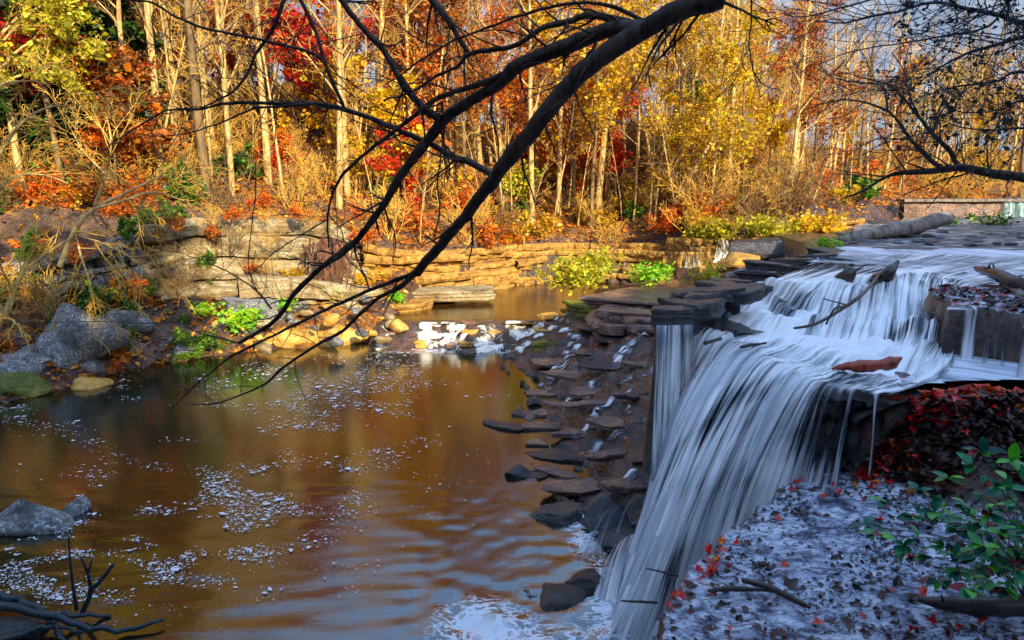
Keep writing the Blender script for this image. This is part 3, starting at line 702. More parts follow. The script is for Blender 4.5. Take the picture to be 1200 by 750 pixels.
def cascade(name, lip, ft, mat, seed, cov=.6, across=None, ns=40, nt=26, pw=1.6, lead=.35):
    """a little fall from the lip curve to the foot curve, with a short run-in above"""
    a = catmull(lip, ns); b = catmull(ft, ns); L_ = np.linalg.norm(np.diff(a, axis=0), axis=1).sum()
    rows = []
    d = b-a; dh = d.copy(); dh[:, 2] = 0; l = np.linalg.norm(dh, axis=1)[:, None]+1e-4
    for r in (1, .5): rows.append(a-dh/l*lead*r+np.array([0, 0, .015]))
    for k in np.linspace(0, 1, nt):
        q = a+d*k; q[:, 2] = a[:, 2]+d[:, 2]*k**pw; rows.append(q)
    G = np.stack(rows, 1); s = np.linspace(0, L_, ns)
    T = np.linspace(0, 1, G.shape[1])
    rp = fbm(s[:, None]*7, T[None]*1.2, 0, 3, seed)*.035
    G[..., 1] -= rp*sstep(.05, .3, T)[None]; G[..., 2] += rp*.3
    lens = np.concatenate([[0], np.cumsum(np.linalg.norm(np.diff(G[ns//2], axis=0), axis=1))])
    edge = np.minimum(np.arange(ns), np.arange(ns)[::-1])/4.0
    c = cov-.35*np.clip(1-edge, 0, 1)[:, None]+.1*sstep(.5, 1, T)[None]
    mb = MB(); sheet(mb, G, np.stack(np.broadcast_arrays(s[:, None]+seed, lens[None]), 2), np.broadcast_to(c, G.shape[:2]).copy())
    return tag(mb.build(name, mat, uv=True, at=True), kind='structure')
FW, WW = M['falls'], M['warmfalls']
tag(cliff('rock_cliff', [(9.8, 23.6), (6.6, 19.9), (4.35, 17.6), (3.5, 16.2), (3.35, 15.3), (3.9, 14.6), (4.3, 13.8)], [-2.9, -3, -4.2, -4.6, -4.9, -5, -5], [-.25, -.3, -.35, -.4, -.55, -.75, -.95], M['wet_dark'], 33, 6, 1.2, .25), 'black wet cliff under the left edge of the creek, behind the corner of the falls', 'cliff')
tag(cliff('rock_cliff', [(4.6, 31.0), (3.6, 29), (3.1, 26.8), (4.3, 25.4), (7, 25.0), (10, 24.5)], [-4.6, -4.6, -4.5, -4.4, -4.2, -4], [-2.75, -2.75, -2.75, -2.75, -2.7, -2.6], M['wet'], 34, 5, 1.2, .35), 'dark layered ledge between the mossy slabs and the falls corner', 'cliff')
# corner comb
cascade('corner_fall', [P(768, 381, -.62), P(778, 376, -.58), P(800, 381, -.58), P(822, 385, -.6)], [P(764, 490, -1.9)-[0, 0, 1.2], P(775, 500, -2.2)-[0, 0, 1.2], P(795, 500, -2.2)-[0, 0, 1.2], P(815, 500, -2.2)-[0, 0, 1.2]], FW, 3, .5, ns=60)
# thin falls of the right ledge
for (u0, v0, u1, v1, u2, v2, cvr, sd) in [(1128, 364, 1150, 362, 1124, 420, .5, 11), (1150, 378, 1162, 376, 1148, 425, .33, 12), (1162, 374, 1172, 373, 1160, 420, .3, 13), (1172, 378, 1180, 377, 1172, 428, .35, 14), (1196, 382, 1215, 380, 1188, 440, .5, 15)]:
    w_ = (u1-u0)*.8
    cascade('thin_fall', [P(u0, v0, .02), P((u0+u1)/2, (v0+v1)/2, .04), P(u1, v1, .02)], [P(u2, v2, -.9), P(u2+w_/2, v2+1, -.9), P(u2+w_, v2, -.9)], FW, sd, cvr, ns=18)
# falls over the far ledge
tag(boulder('boulder', Q(900, 293, 33.5), (2.6, 1.2, .9), M['wet_dark'], 98, rz=.2), 'dark undercut block of rock under the golden bushes by the creek', 'boulder')
tag(boulder('boulder', Q(868, 306, 33), (1.5, 1.0, .7), M['sand'], 99, rz=.2), 'tan block beside the far side falls, left of the dark undercut block', 'boulder')
cascade('far_fall', [Q(800, 289, 38.2), Q(812, 286, 38.0), Q(824, 285, 37.9)], [Q(799, 314, 37.2), Q(812, 314, 37), Q(822, 311, 37)], WW, 31, .33, ns=40)
cascade('far_fall', [Q(842, 281, 37.6), Q(847, 280, 37.5), Q(856, 281, 37.5)], [Q(834, 307, 36.6), Q(846, 308, 36.6), Q(857, 307, 36.6)], WW, 32, .4, ns=30)
# water running over the stepped rock, lying on its surface
def drape(name, xs, ys, chans, mat, base=0.0, clipf=None, wf=1.0):
    X, Y = np.meshgrid(xs, ys, indexing='ij'); Zg = ground(X, Y)[0]
    Zs = Zg.copy()
    for _ in range(3): Zs[1:-1, 1:-1] = np.maximum(Zg[1:-1, 1:-1], .25*(Zs[2:, 1:-1]+Zs[:-2, 1:-1]+Zs[1:-1, 2:]+Zs[1:-1, :-2]))
    gxx, gyy = np.gradient(Zg, xs, ys); st = np.clip(np.hypot(gxx, gyy)/1.2, 0, 1)
    st2 = st.copy()
    for _ in range(4): st2[1:-1, 1:-1] = np.maximum(st2[1:-1, 1:-1]*.98, .9*.25*(st2[2:, 1:-1]+st2[:-2, 1:-1]+st2[1:-1, 2:]+st2[1:-1, :-2]))
    m_ = np.zeros_like(X)
    for pl, w_ in chans:
        d = pldist(X, Y, pl)+.12*fbm(X*1.8, Y*1.8, 0, 3, 91); m_ = np.maximum(m_, np.exp(-np.maximum(d, 0)**2/(w_*wf)**2))
    c = (m_*(.38+.12*st2)+base*st2*sstep(-.2, .5, fbm(X*.9, Y*.9, 0, 3, 92)))*(.95+.35*fbm(X*2.5, Y*5, 0, 3, 93))
    if clipf is not None: c = c*clipf(X, Y)
    c = np.where((Zs < -5.03), 0, c); keep = (c > .05)
    f = gridfaces(*X.shape); kk = keep.ravel(); f = f[kk[f].any(1)]
    mb = MB(); mb.add(np.stack([X.ravel(), Y.ravel(), (Zs+.03).ravel()], 1), f, np.stack([Y.ravel()*.8, X.ravel()-Zs.ravel()], 1), c.ravel())
    tag(mb.build(name, mat, uv=True, at=True), kind='structure')
def W(*q): return [tuple(P(u, v, -4.4)[:2]) for u, v in q]
M['rill'] = white_mat('rill', (.03, .05, .08), (.9, .93, .97), 13, 3.5)
drape('rill_water', axis([(-.4, 8, .07)]), axis([(10.5, 31, .08)]), [
  (W((770, 385), (740, 394), (705, 398), (680, 405), (655, 425), (635, 445)), .5), (W((772, 420), (738, 428), (712, 440), (690, 450), (650, 455)), .32), (W((770, 455), (735, 468), (700, 480), (672, 497), (630, 500)), .34),
  (W((775, 500), (740, 506), (690, 512), (650, 525)), .22), (W((775, 540), (745, 552), (715, 560), (690, 575), (680, 590)), .3), (W((775, 590), (745, 590), (705, 600), (685, 625)), .35), (W((735, 430), (735, 470), (740, 505)), .2)], M['rill'], .22, wf=.9)
drape('side_cascade', axis([(-6.2, 2.6, .07)]), axis([(28.2, 31.4, .06)]), [
  ([(-5.5, 31), (-5.9, 28.4)], .6), ([(-4.1, 31), (-3.9, 28.4)], .4), ([(-2.4, 31), (-2.6, 28.4)], .7), ([(-1.2, 31), (-.9, 28.4)], .8), ([(.2, 31), (.4, 28.6)], .7), ([(1.4, 31), (1.2, 29.0)], .5)], WW, .6)
# draping water on the boulders under the curtain
cascade('rivulet', [P(755, 590, -4.5), P(720, 598, -4.45), P(690, 615, -4.6)], [P(740, 640, -5), P(700, 650, -5), P(670, 660, -5)], FW, 81, .35, ns=50)
cascade('rivulet', [P(758, 636, -4.45), P(735, 638, -4.4), P(712, 650, -4.6)], [P(745, 700, -5), P(720, 705, -5), P(692, 700, -5)], FW, 82, .5, ns=50)
# spray heap behind the shelf edge
a_, b_ = np.meshgrid(np.linspace(0, 2*PI, 60), np.linspace(0, 1, 24), indexing='ij')
fx = 3.35+a_*0+np.cos(a_)*b_*1.5; fy = 10.4+np.sin(a_)*b_*1.0
fz = -5+.9*(1-b_**2)*(1+.15*fbm(fx*3, fy*3, 0, 3, 6))
mb = MB(); sheet(mb, np.stack([fx, fy, fz], 2), np.stack([a_*1.5, b_*2], 2), .75-.2*b_**2); tag(mb.build('foam_heap', FW, uv=True, at=True), kind='stuff')

# foam flecks drifting on the pool
def flecks(name, n, dens, size, mat, z, box, seed, label=None):
    rr = np.random.default_rng(seed); V = []; f = []; c = 0; tries = 0
    while c < n and tries < n*40:
        tries += 1
        u = rr.uniform(box[0], box[2]); v = rr.uniform(box[1], box[3])
        if rr.random() > dens(u, v): continue
        p = P(u, v, z); s_ = size*rr.lognormal(0, .6)*(.5+.5*p[1]/14); a = rr.normal(0, .5); k = rr.integers(5, 8)
        an = np.sort(rr.uniform(0, 2*PI, k)); r_ = rr.uniform(.6, 1, k)*s_
        x = np.cos(an)*r_*1.5; y = np.sin(an)*r_*.8
        q = np.stack([p[0]+x*math.cos(a)-y*math.sin(a), p[1]+x*math.sin(a)+y*math.cos(a), np.full(k, z+.03+.004*rr.random())], 1)
        V.append(q); f.append(tuple(range(c*0+sum(0 for _ in ()), 0)) or None); c += 1
    mb = MB()
    for q in V: mb.add(q, [tuple(range(len(q)))])
    return tag(mb.build(name, mat, smooth=False), label, None, None, 'stuff')
def g2(u, v, cu, cv, su, sv): return math.exp(-((u-cu)/su)**2-((v-cv)/sv)**2)
def dens(u, v):
    clump = max(0, float(fbm(u*.018+.6*math.sin(v*.03), v*.06, 0, 4, 61))*1.9+.35)**1.5
    d = 1.0*g2(u, v, 60, 650, 110, 45)+.55*g2(u, v, 190, 620, 90, 60)+.8*g2(u, v, 230+(v-600)*-.1, 580, 70, 40)+.8*g2(u, v, 300, 480, 130, 30)+.7*g2(u, v, 400, 440, 80, 25)+.6*g2(u, v, 480, 445, 60, 20)+.3*g2(u, v, 330, 520, 180, 60)+.35*g2(u, v, 320, 620, 90, 50)+.5*g2(u, v, 120, 480, 160, 18)
    return d*max(0, clump)
flecks('foam_flecks', 8000, dens, .015, M['foam'], -5.0, (0, 415, 600, 740), 3, 'white foam flecks drifting on the dark pool')

# ------------------------------------------------------------------ trees
def grow(lines, leaves, p, d, ln, r, lv, maxlv, rr, cfg):
    n = max(4, int(6-lv)); pts = [p.copy()]; q = p.copy(); dr = d/np.linalg.norm(d)
    for i in range(n):
        dr = dr+rr.normal(0, cfg['w'][min(lv, len(cfg['w'])-1)], 3)+np.array([0, 0, cfg['up'][min(lv, len(cfg['up'])-1)]])
        dr /= np.linalg.norm(dr); q = q+dr*ln/n; pts.append(q.copy())
    pts = np.array(pts); rad = np.linspace(r, r*(.35 if lv == 0 else .25), n+1)
    lines.append((lv, pts, rad))
    if lv < maxlv:
        k = cfg['k'][lv]; lo = cfg['lo'][lv]
        for j in range(k):
            t = lo+(1-lo)*(j+rr.random())/k; i = min(int(t*n), n-1); f_ = t*n-i
            b = pts[i]*(1-f_)+pts[i+1]*f_; ax = pts[i+1]-pts[i]; ax /= np.linalg.norm(ax)
            v_ = rr.normal(size=3); v_ -= ax*(v_@ax); v_ /= np.linalg.norm(v_)
            ang = cfg['ang'][lv]*rr.uniform(.7, 1.3)
            nd = ax*math.cos(ang)+v_*math.sin(ang)
            L2 = ln*cfg['lr'][lv]*rr.uniform(.6, 1.15)*(1-.45*(t-lo)/(1-lo+1e-6))
            grow(lines, leaves, b, nd, L2, max(rad[i]*cfg['rr'][lv], .004), lv+1, maxlv, rr, cfg)
    if lv >= maxlv-1:
        for j in range(cfg.get('lf', 0)):
            t = rr.random(); i = min(int(t*n), n-1); leaves.append(pts[i]+(pts[i+1]-pts[i])*rr.random()+rr.normal(0, cfg.get('sp', .15), 3))
def leafmesh(pts, size, rr, flat=.5):
    n = len(pts); P_ = np.array(pts)
    a = rr.normal(size=(n, 3)); a[:, 2] *= flat; a /= np.linalg.norm(a, axis=1)[:, None]
    b = rr.normal(size=(n, 3)); b -= a*(a*b).sum(1)[:, None]; b /= np.linalg.norm(b, axis=1)[:, None]
    s_ = (size*rr.lognormal(-.1, .5, n))[:, None]
    V = np.stack([P_-a*s_*.6, P_+b*s_*.42, P_+a*s_*.6, P_-b*s_*.42+rr.normal(0, .1, (n, 3))*s_], 1).reshape(-1, 3)
    i = np.arange(n)*4; return V, np.stack([i, i+1, i+2, i+3], 1)
SLEND = dict(w=[.035, .12, .16, .2], up=[.0, .03, .02, 0], k=[13, 7, 5], lo=[.35, .2, .15], ang=[.75, .7, .7], lr=[.26, .5, .5], rr=[.42, .5, .5])
def make_tree(name, h, r, cfg, seed, barkm, twigm, leafm=None, lsize=.14, maxlv=3, sides=7, lean=0):
    rr = np.random.default_rng(seed); lines = []; leaves = []
    grow(lines, leaves, np.zeros(3)-[0, 0, .3], np.array([lean, 0, 1.0]), h, r, 0, maxlv, rr, cfg)
    root = empty(name)
    m1 = MB(); m2 = MB()
    for lv, p, rd in lines:
        if lv <= 1: tube(m1, catmull(p, 10 if lv == 0 else 6), catmull(rd[:, None], 10 if lv == 0 else 6)[:, 0], sides if lv == 0 else 5, False)
        else: tube(m2, p, np.maximum(rd, .011 if lv > 1 else 0), 3, False)
    parts = [m1.build('trunk', barkm, root)]
    if m2.v: parts.append(m2.build('branches', twigm, root))
    if leafm and leaves:
        V, f = leafmesh(leaves, lsize, rr); mb = MB(); mb.add(V, f); parts.append(mb.build('crown', leafm, root, smooth=False))
    return root, parts
def C2(base, **k): d = dict(base); d.update(k); return d
LEAFY = C2(SLEND, k=[12, 6, 4], lo=[.25, .2, .1], lf=14, sp=.24, ang=[.95, .8, .8], lr=[.36, .5, .5], up=[0, .02, 0, -.02])
UNDER = C2(SLEND, k=[11, 6, 4], lo=[.12, .15, .1], lf=15, sp=.18, ang=[1.15, .8, .8], lr=[.5, .5, .5], w=[.09, .15, .18, .2], up=[0, 0, 0, 0])
SPIKY = dict(w=[.02, .06, .1, .1], up=[0, -.02, -.02, 0], k=[34, 7, 0], lo=[.15, .15, .1], ang=[1.35, .8, .8], lr=[.24, .4, .4], rr=[.25, .5, .5], lf=34, sp=.16)
protos = {}
def reg(key, *a, **k): protos.setdefault(key, []).append(make_tree(*a, **k))
for i in range(4): reg('bare', 'bare_tree', 15+i*1.2, .17+.02*i, SLEND, 10+i, M['bark_pale'] if i < 3 else M['bark_brown'], M['twig_grey'] if i % 2 else M['twig_gold'])
for i in range(3): reg('sapling', 'sapling', 8+1.5*i, .06+.012*i, C2(SLEND, k=[9, 5, 3], lo=[.4, .2, .15], w=[.05, .12, .16, .2]), 90+i, M['bark_pale'], M['twig_gold'], sides=5)
reg('fork', 'bare_tree', 14, .16, C2(SLEND, k=[7, 9, 6], lo=[.3, .2, .15], ang=[.42, .6, .7], lr=[.62, .4, .45], rr=[.62, .45, .5]), 31, M['bark_pale'], M['twig_grey'])
for c_, n_ in (('red', 2), ('orange', 3), ('gold', 3), ('russet', 3)):
    for i in range(n_):
        if i == 1: reg(c_, 'autumn_tree', 6.5, .07, UNDER, 50+i+hash(len(c_)) % 7, M['bark_brown'], M['twig_grey'], L[c_], .13, sides=5)
        else: reg(c_, 'autumn_tree', 12+i*1.5, .13, LEAFY, 40+i*5+len(c_), M['bark_brown'], M['twig_grey'], L[c_], .125)
for i in range(2): reg('evergreen', 'evergreen_tree', 10+3*i, .14, SPIKY, 70+i, M['bark_brown'], M['twig_grey'], L['dkgreen'], .2, maxlv=2)
used = set()
def place(key, x, y, sc, label, cat, group, rz=None, tilt=0, z=None, i=None):
    lst = protos[key]; i = random.randrange(len(lst)) if i is None else i
    root, ch = lst[i]
    if (key, i) in used: r = copy_tree(root, ch)
    else: r = root; used.add((key, i))
    r.location = (x, y, (gz(x, y) if z is None else z)-.1); r.rotation_euler = (tilt, 0, random.uniform(0, 6.28) if rz is None else rz); r.scale = (sc,)*3
    tag(r, label, cat, group); return r
LBL = {'bare': ('slender bare pale-barked tree in the hillside wood', 'tree', 'slender bare trees of the hillside wood'),
       'fork': ('bare tree with a forked crown in the hillside wood', 'tree', 'forked bare trees of the hillside wood'),
       'red': ('hillside tree carrying bright red autumn leaves', 'tree', 'red-leaved trees of the hillside wood'),
       'orange': ('hillside tree carrying orange autumn leaves', 'tree', 'orange-leaved trees of the hillside wood'),
       'gold': ('hillside tree carrying golden yellow leaves', 'tree', 'golden trees of the hillside wood'),
       'russet': ('hillside tree with sparse russet brown leaves', 'tree', 'russet trees of the hillside wood'),
       'evergreen': ('dark green evergreen tree on the wooded slope', 'tree', 'evergreens of the hillside wood')}
def pick(u):
    r = random.random()
    if u < 160: w_ = dict(bare=.34, evergreen=.42, russet=.1, red=.12, gold=.02)
    elif u < 480: w_ = dict(bare=.46, red=.14, russet=.16, orange=.12, gold=.12)
    elif u < 720: w_ = dict(bare=.42, orange=.26, red=.08, gold=.14, russet=.04, fork=.06)
    elif u < 920: w_ = dict(bare=.46, orange=.04, gold=.34, russet=.04, fork=.12)
    else: w_ = dict(bare=.54, gold=.22, russet=.04, fork=.2)
    for k, v in w_.items():
        r -= v
        if r < 0: return k
    return 'bare'
pts = []
tries = 0
while len(pts) < 330 and tries < 9000:
    tries += 1
    dh = 1.5+46*random.random()**1.15; u = random.uniform(-120, 1330)
    # depth from column
    y = 45
    for _ in range(4): y = np.interp((u-600)/F*y*1.0, *YB)+dh
    x = (u-600)/F*y
    if x > 19 and u > 1010 and y < 53: continue
    if all((x-a)**2+(y-b)**2 > 1.6 for a, b in pts):
        pts.append((x, y)); k = pick(u)
        if dh > 20 and k in ('bare', 'fork') and u < 900 and random.random() < .6: k = random.choice(['russet', 'orange', 'red', 'russet', 'gold'] if u < 520 else ['gold', 'orange', 'orange', 'russet', 'red'] if u < 720 else ['gold', 'gold', 'russet'])
        if 430 < u < 660 and k == 'gold' and random.random() < .7: k = random.choice(['orange', 'orange', 'russet'])
        place(k, x, y, random.uniform(.8, 1.25)*(1 if u < 860 else (.85 if u < 950 else .72)), *LBL[k], tilt=random.gauss(0, .05))
for i in range(120):
    dh = 1+26*random.random(); u = random.uniform(60, 1190); y = 45
    for _ in range(4): y = np.interp((u-600)/F*y, *YB)+dh
    if u > 1010 and y < 53: continue
    place('sapling', (u-600)/F*y, y, random.uniform(.7, 1.3), 'thin pale sapling trunk among the brush of the far slope', 'tree', 'thin saplings of the far slope', tilt=random.gauss(0, .12))
# salient trees
for (u, y, key, i, sc, tl, lab) in [(240, 40, 'bare', 0, 1.0, .0, 'pale slim trunk standing straight above the tall grey cliff'),
                               (278, 42, 'fork', 0, 1.05, .06, 'forked pale tree with spreading limbs right of the slim trunk above the cliff'),
                               (160, 44, 'bare', 2, .95, 0, 'sunlit orange-brown trunk on the upper left slope beside red leaves'),
                               (565, 50, 'bare', 1, 1.1, 0, 'straight pale trunk behind the dark overhanging limbs'),
                               (710, 52, 'bare', 2, 1.05, 0, 'cream trunk right of the overhanging limb above the crimson shrub'),
                               (850, 44, 'bare', 0, .95, -.02, 'tall slender trunk above the side falls'),
                               (805, 50, 'fork', 0, 1.0, .03, 'forked trunk beside the green bush on the golden slope')]:
    place(key, (u-600)/F*y, y, sc, lab, 'tree', None, tilt=tl, i=i)
def leaning(u0, v0, u1, v1, y, r, label, mat):
    a, b = Q(u0, v0, y), Q(u1, v1, y+1); root = empty('leaning_tree', a); tag(root, label, 'tree')
    rr = np.random.default_rng(int(u0)); ln = np.linalg.norm(b-a); lines = []; lv = []
    grow(lines, lv, np.zeros(3), (b-a), ln, r, 0, 2, rr, C2(SLEND, k=[7, 5, 3], lo=[.5, .2, .2], w=[.01, .1, .12], up=[0, .06, 0]))
    m1, m2 = MB(), MB()
    for l_, p, rd in lines: tube(m1 if l_ == 0 else m2, p, np.maximum(rd, .01), 6 if l_ == 0 else 4, False)
    m1.build('trunk', mat, root); m2.build('branches', M['twig_gold'], root)
leaning(780, 262, 868, 100, 44, .17, 'pale trunk leaning to the right over the golden slope', M['bark_pale'])
leaning(855, 262, 905, 185, 43, .1, 'thin fallen-over golden trunk leaning right near the side falls', M['bark_pale'])
leaning(945, 255, 985, 150, 42, .09, 'thin pale pole of a tree leaning right above the creek', M['bark_pale'])
leaning(912, 250, 945, 165, 42, .08, 'slim golden sapling leaning right beside the yellow bushes', M['bark_pale'])

# bare brush on the slope
def make_brush(seed, n, h, mat, spread=.9, leafm=None, lf=0, name='bare_shrub'):
    rr = np.random.default_rng(seed); root = empty(name); m1 = MB(); lv = []; lines = []
    cfg = dict(w=[.12, .16, .2], up=[.0, -.01, -.03], k=[5, 4, 0], lo=[.25, .2, .2], ang=[.6, .7, .7], lr=[.5, .5, .5], rr=[.5, .6, .6], lf=lf, sp=.08)
    for i in range(n):
        a = rr.uniform(0, 2*PI); s_ = spread*rr.uniform(.2, 1)
        grow(lines, lv, np.array([rr.normal(0, .12), rr.normal(0, .12), -.1]), np.array([math.cos(a)*s_, math.sin(a)*s_, 1]), h*rr.uniform(.6, 1.1), .022, 0, 2, rr, cfg)
    for l_, p, rd in lines: tube(m1, p, np.maximum(rd, .012), 3, False)
    parts = [m1.build('twigs', mat, root)]
    if leafm: V, f = leafmesh(lv, .1, rr); mb = MB(); mb.add(V, f); parts.append(mb.build('leaves', leafm, root, smooth=False))
    return root, parts
protos['brush'] = [make_brush(200+i, 15, 2.3+.35*i, M['twig_gold'] if i < 3 else M['twig_grey'], .9+.2*i) for i in range(4)]
protos['brush_o'] = [make_brush(210+i, 8, 1.6, M['twig_grey'], 1.0, L['orange'], 5, 'leafy_shrub') for i in range(2)]
protos['brush_g'] = [make_brush(220+i, 8, 1.5, M['twig_grey'], 1.0, L['gold'], 5, 'leafy_shrub') for i in range(2)]
protos['brush_r'] = [make_brush(230+i, 8, 1.7, M['twig_grey'], 1.0, L['red'], 8, 'leafy_shrub') for i in range(1)]
protos['brush_gr'] = [make_brush(240+i, 9, 1.4, M['twig_grey'], 1.0, L['green'], 9, 'leafy_shrub') for i in range(2)]
BL = {'brush': ('bare tangled shrub of pale twigs on the leafy slope', 'shrub', 'bare twiggy shrubs on the slope'),
      'brush_o': ('low shrub with orange leaves on the slope', 'shrub', 'orange shrubs on the slope'),
      'brush_g': ('low shrub with golden leaves on the slope', 'shrub', 'golden shrubs on the slope'),
      'brush_gr': ('low shrub with green leaves on the slope', 'shrub', 'green shrubs on the slope')}
for i in range(270):
    dh = .8+24*random.random()**1.4; u = random.uniform(-60, 1250); y = 45
    for _ in range(4): y = np.interp((u-600)/F*y, *YB)+dh
    x = (u-600)/F*y
    if u > 1020 and y < 53: continue
    r = random.random()
    k = 'brush' if r < .66 else ('brush_o' if r < .79 else ('brush_g' if r < .93 else 'brush_gr'))
    if u < 170 and random.random() < .4: k = 'brush_gr'
    if k == 'brush_gr' and u > 300 and random.random() < .6: k = 'brush_g'
    place(k, x, y, random.uniform(.7, 1.4), *BL[k])
for i in range(46):
    u = random.uniform(-30, 260); y = random.uniform(24, 33); x = (u-600)/F*y
    if y < np.interp(x, *YS)+1.5: continue
    k = random.choice(['brush', 'brush_gr', 'brush_gr', 'brush_o']); place(k, x, y, random.uniform(.3, .75)*(1.3 if u < 120 else 1), *BL[k])
for i in range(44):
    t = random.random(); x = -27+22*t; y = np.interp(x, [-30, -24, -20, -14.5, -10, -7.3, -5, 0], [22.5, 25.6, 28.6, 31.5, 33.6, 35.3, 37, 42])-random.uniform(-.3, .5)
    place(random.choice(['brush', 'brush', 'brush_g', 'brush_gr', 'brush_o']), x, y, random.uniform(.3, .7), 'small shrub rooted on the beds of the far cliff', 'shrub', 'shrubs rooted on the cliff beds', z=random.uniform(-3, .6 if x > -18 else -.6))
for i in range(26):
    x = random.uniform(-28, -15); y = np.interp(x, *YB)+random.uniform(-.5, 4); (lambda k: place(k, x, y, random.uniform(.5, 1.0), *BL[k]))(random.choice(['brush_gr', 'brush_gr', 'brush', 'brush_o']))
for (u, v, y, sc, lab) in [(315, 200, 40, 1.4, 'bright crimson shrub above the layered cliff'), (720, 185, 50, 1.3, 'crimson shrub beside the cream trunk on the golden slope'),
                         (350, 65, 52, 1.8, 'scarlet shrub high on the slope between thin trunks'), (150, 95, 48, 1.6, 'red shrub on the dark upper left slope'), (130, 75, 52, 1.6, 'farther red shrub on the upper left slope')]:
    q = Q(u, v+14, y); o = place('brush_r', q[0], y, sc, lab, 'shrub', None, z=q[2]-.3)
# foliage tufts
def tuft(u, v, z, r, h, leafm, seed, label, n=500, size=.1, y=None, name='leafy_bush'):
    p = P(u, v, z) if y is None else Q(u, v, y); rr = np.random.default_rng(seed); root = empty(name, p); tag(root, label, 'bush')
    pts = []; m1 = MB()
    for i in range(14):
        a = rr.uniform(0, 2*PI); e_ = np.array([math.cos(a)*r*rr.uniform(.2, 1), math.sin(a)*r*.7*rr.uniform(.2, 1), h*rr.uniform(.5, 1)])
        tube(m1, [(0, 0, -.1), e_*.5+[0, 0, .1*h], e_], [.02, .012, .006], 3, False)
        for k in range(n//14): t = rr.uniform(.35, 1.05); pts.append(e_*t+rr.normal(0, .13*r+.03, 3))
    V, f = leafmesh(pts, size, rr); mb = MB(); mb.add(V, f); m1.build('stems', M['twig_gold'], root); mb.build('leaves', leafm, root, smooth=False)
tuft(285, 385, -4.0, .9, .8, L['lime'], 1, 'bright green fern cluster on the golden bank left of the cascade', 700, .13)
tuft(35, 385, -3.9, .7, .8, L['green'], 2, 'green tuft above the large lichen boulder', 300, .13)
tuft(75, 370, -3.3, .6, .4, L['lime'], 3, 'small green tuft between the lichen boulders', 200, .12)
tuft(145, 400, -4.2, .7, .7, L['green'], 4, 'green plant on the dark bank left of the golden patched boulder', 300, .12)
tuft(188, 375, -3.7, .7, .45, L['lime'], 5, 'lime green plant above the golden patched boulder', 300, .12)
tuft(240, 365, -3.4, .8, .3, L['lime'], 6, 'low green strip of leaves left of the bright fern', 200, .12)
tuft(340, 362, -3.4, .5, .4, L['lime'], 7, 'little green tuft on the bluish block right of the fern', 150, .12)
tuft(460, 352, -3.55, 1.0, .25, L['lime'], 8, 'green moss cushion on the slab beside the dark block', 300, .12)
tuft(392, 350, -3.3, .9, .7, L['yellowgreen'], 9, 'yellow-green weeds under the hanging roots', 300, .11)
tuft(672, 337, -2.5, 1.9, 1.3, L['yellowgreen'], 10, 'yellow-green bush at the left end of the dark slab', 1100, .14)
tuft(695, 325, -2.3, 1.7, 1.2, L['yellowgreen'], 11, 'pale yellow-green bush right behind the slab bush', 900, .14)
tuft(765, 328, -2.2, 1.4, .55, L['lime'], 12, 'vivid green grassy tuft on the dark slab', 900, .12)
tuft(826, 335, -1.4, 1.0, .8, L['yellowgreen'], 13, 'sparse olive weeds beside the grey log', 350, .1)
for i, (u, v, y, lab) in enumerate([(850, 274, 38.5, 'yellow bush above the side falls'), (880, 272, 38.5, 'second yellow bush on the bank, right of the side falls'), (908, 276, 36, 'olive bush over the dark overhang'), (940, 270, 37, 'broad golden bush at the creek head'), (965, 268, 37.5, 'rightmost golden bush near the half-buried trunk'), (820, 276, 40, 'small yellow bush left of the side falls')]):
    tuft(u, v+5, 0, 1.5, 1.0, L['gold' if i in (3, 4) else 'yellowgreen'], 20+i, lab, 800, .13, y=y)
tuft(970, 292, -.05, .7, .3, L['lime'], 30, 'small green mossy tuft beside the creek head stones', 300, .08)
tuft(1165, 266, 0, 1.7, .5, L['green'], 31, 'dark green growth below the low dam', 500, .12, y=38)
tuft(1110, 268, 0, 1.7, .3, L['green'], 33, 'green growth behind the broken log end', 400, .12, y=38)
tuft(605, 232, 0, 1.7, 2.0, L['yellowgreen'], 32, 'pale green bush on the slope beside the dark limb', 1100, .16, y=46)
tuft(825, 130, 0, 2.0, 2.2, L['green'], 34, 'green bush high on the golden slope by a forked trunk', 900, .18, y=52)
tuft(485, 128, 0, 1.1, 1.5, L['lime'], 35, 'small lime green bush seen between the dark limbs', 500, .16, y=50)
tuft(70, 160, 0, 2.5, 2.2, L['dkgreen'], 36, 'dark rhododendron on the shaded left slope', 1400, .2, y=36)
tuft(60, 185, 0, 2.2, 2.0, L['green'], 37, 'green bush below the dark rhododendron', 1200, .2, y=34)
tuft(110, 140, 0, 2.0, 1.8, L['green'], 38, 'green bush right of the dark rhododendron', 900, .18, y=38)
tuft(20, 120, 0, 3, 3, L['dkgreen'], 40, 'tall dark evergreen thicket at the far left of the slope', 1800, .2, y=40)
tuft(140, 185, 0, 1.8, 1.6, L['dkgreen'], 41, 'dark thicket behind the arching golden tree', 1000, .18, y=36)
tuft(230, 215, 0, 1.0, .8, L['green'], 39, 'green plant above the cliff left of the crimson shrub', 400, .15, y=38)

for i, (u, v) in enumerate([(1062, 262), (1085, 262), (1105, 262), (1135, 262)]): q = Q(u, v, 44); place(['brush', 'brush_g', 'brush_o', 'brush_gr'][i], q[0], 44, .5, *BL[['brush', 'brush_g', 'brush_o', 'brush_gr'][i]], z=q[2])
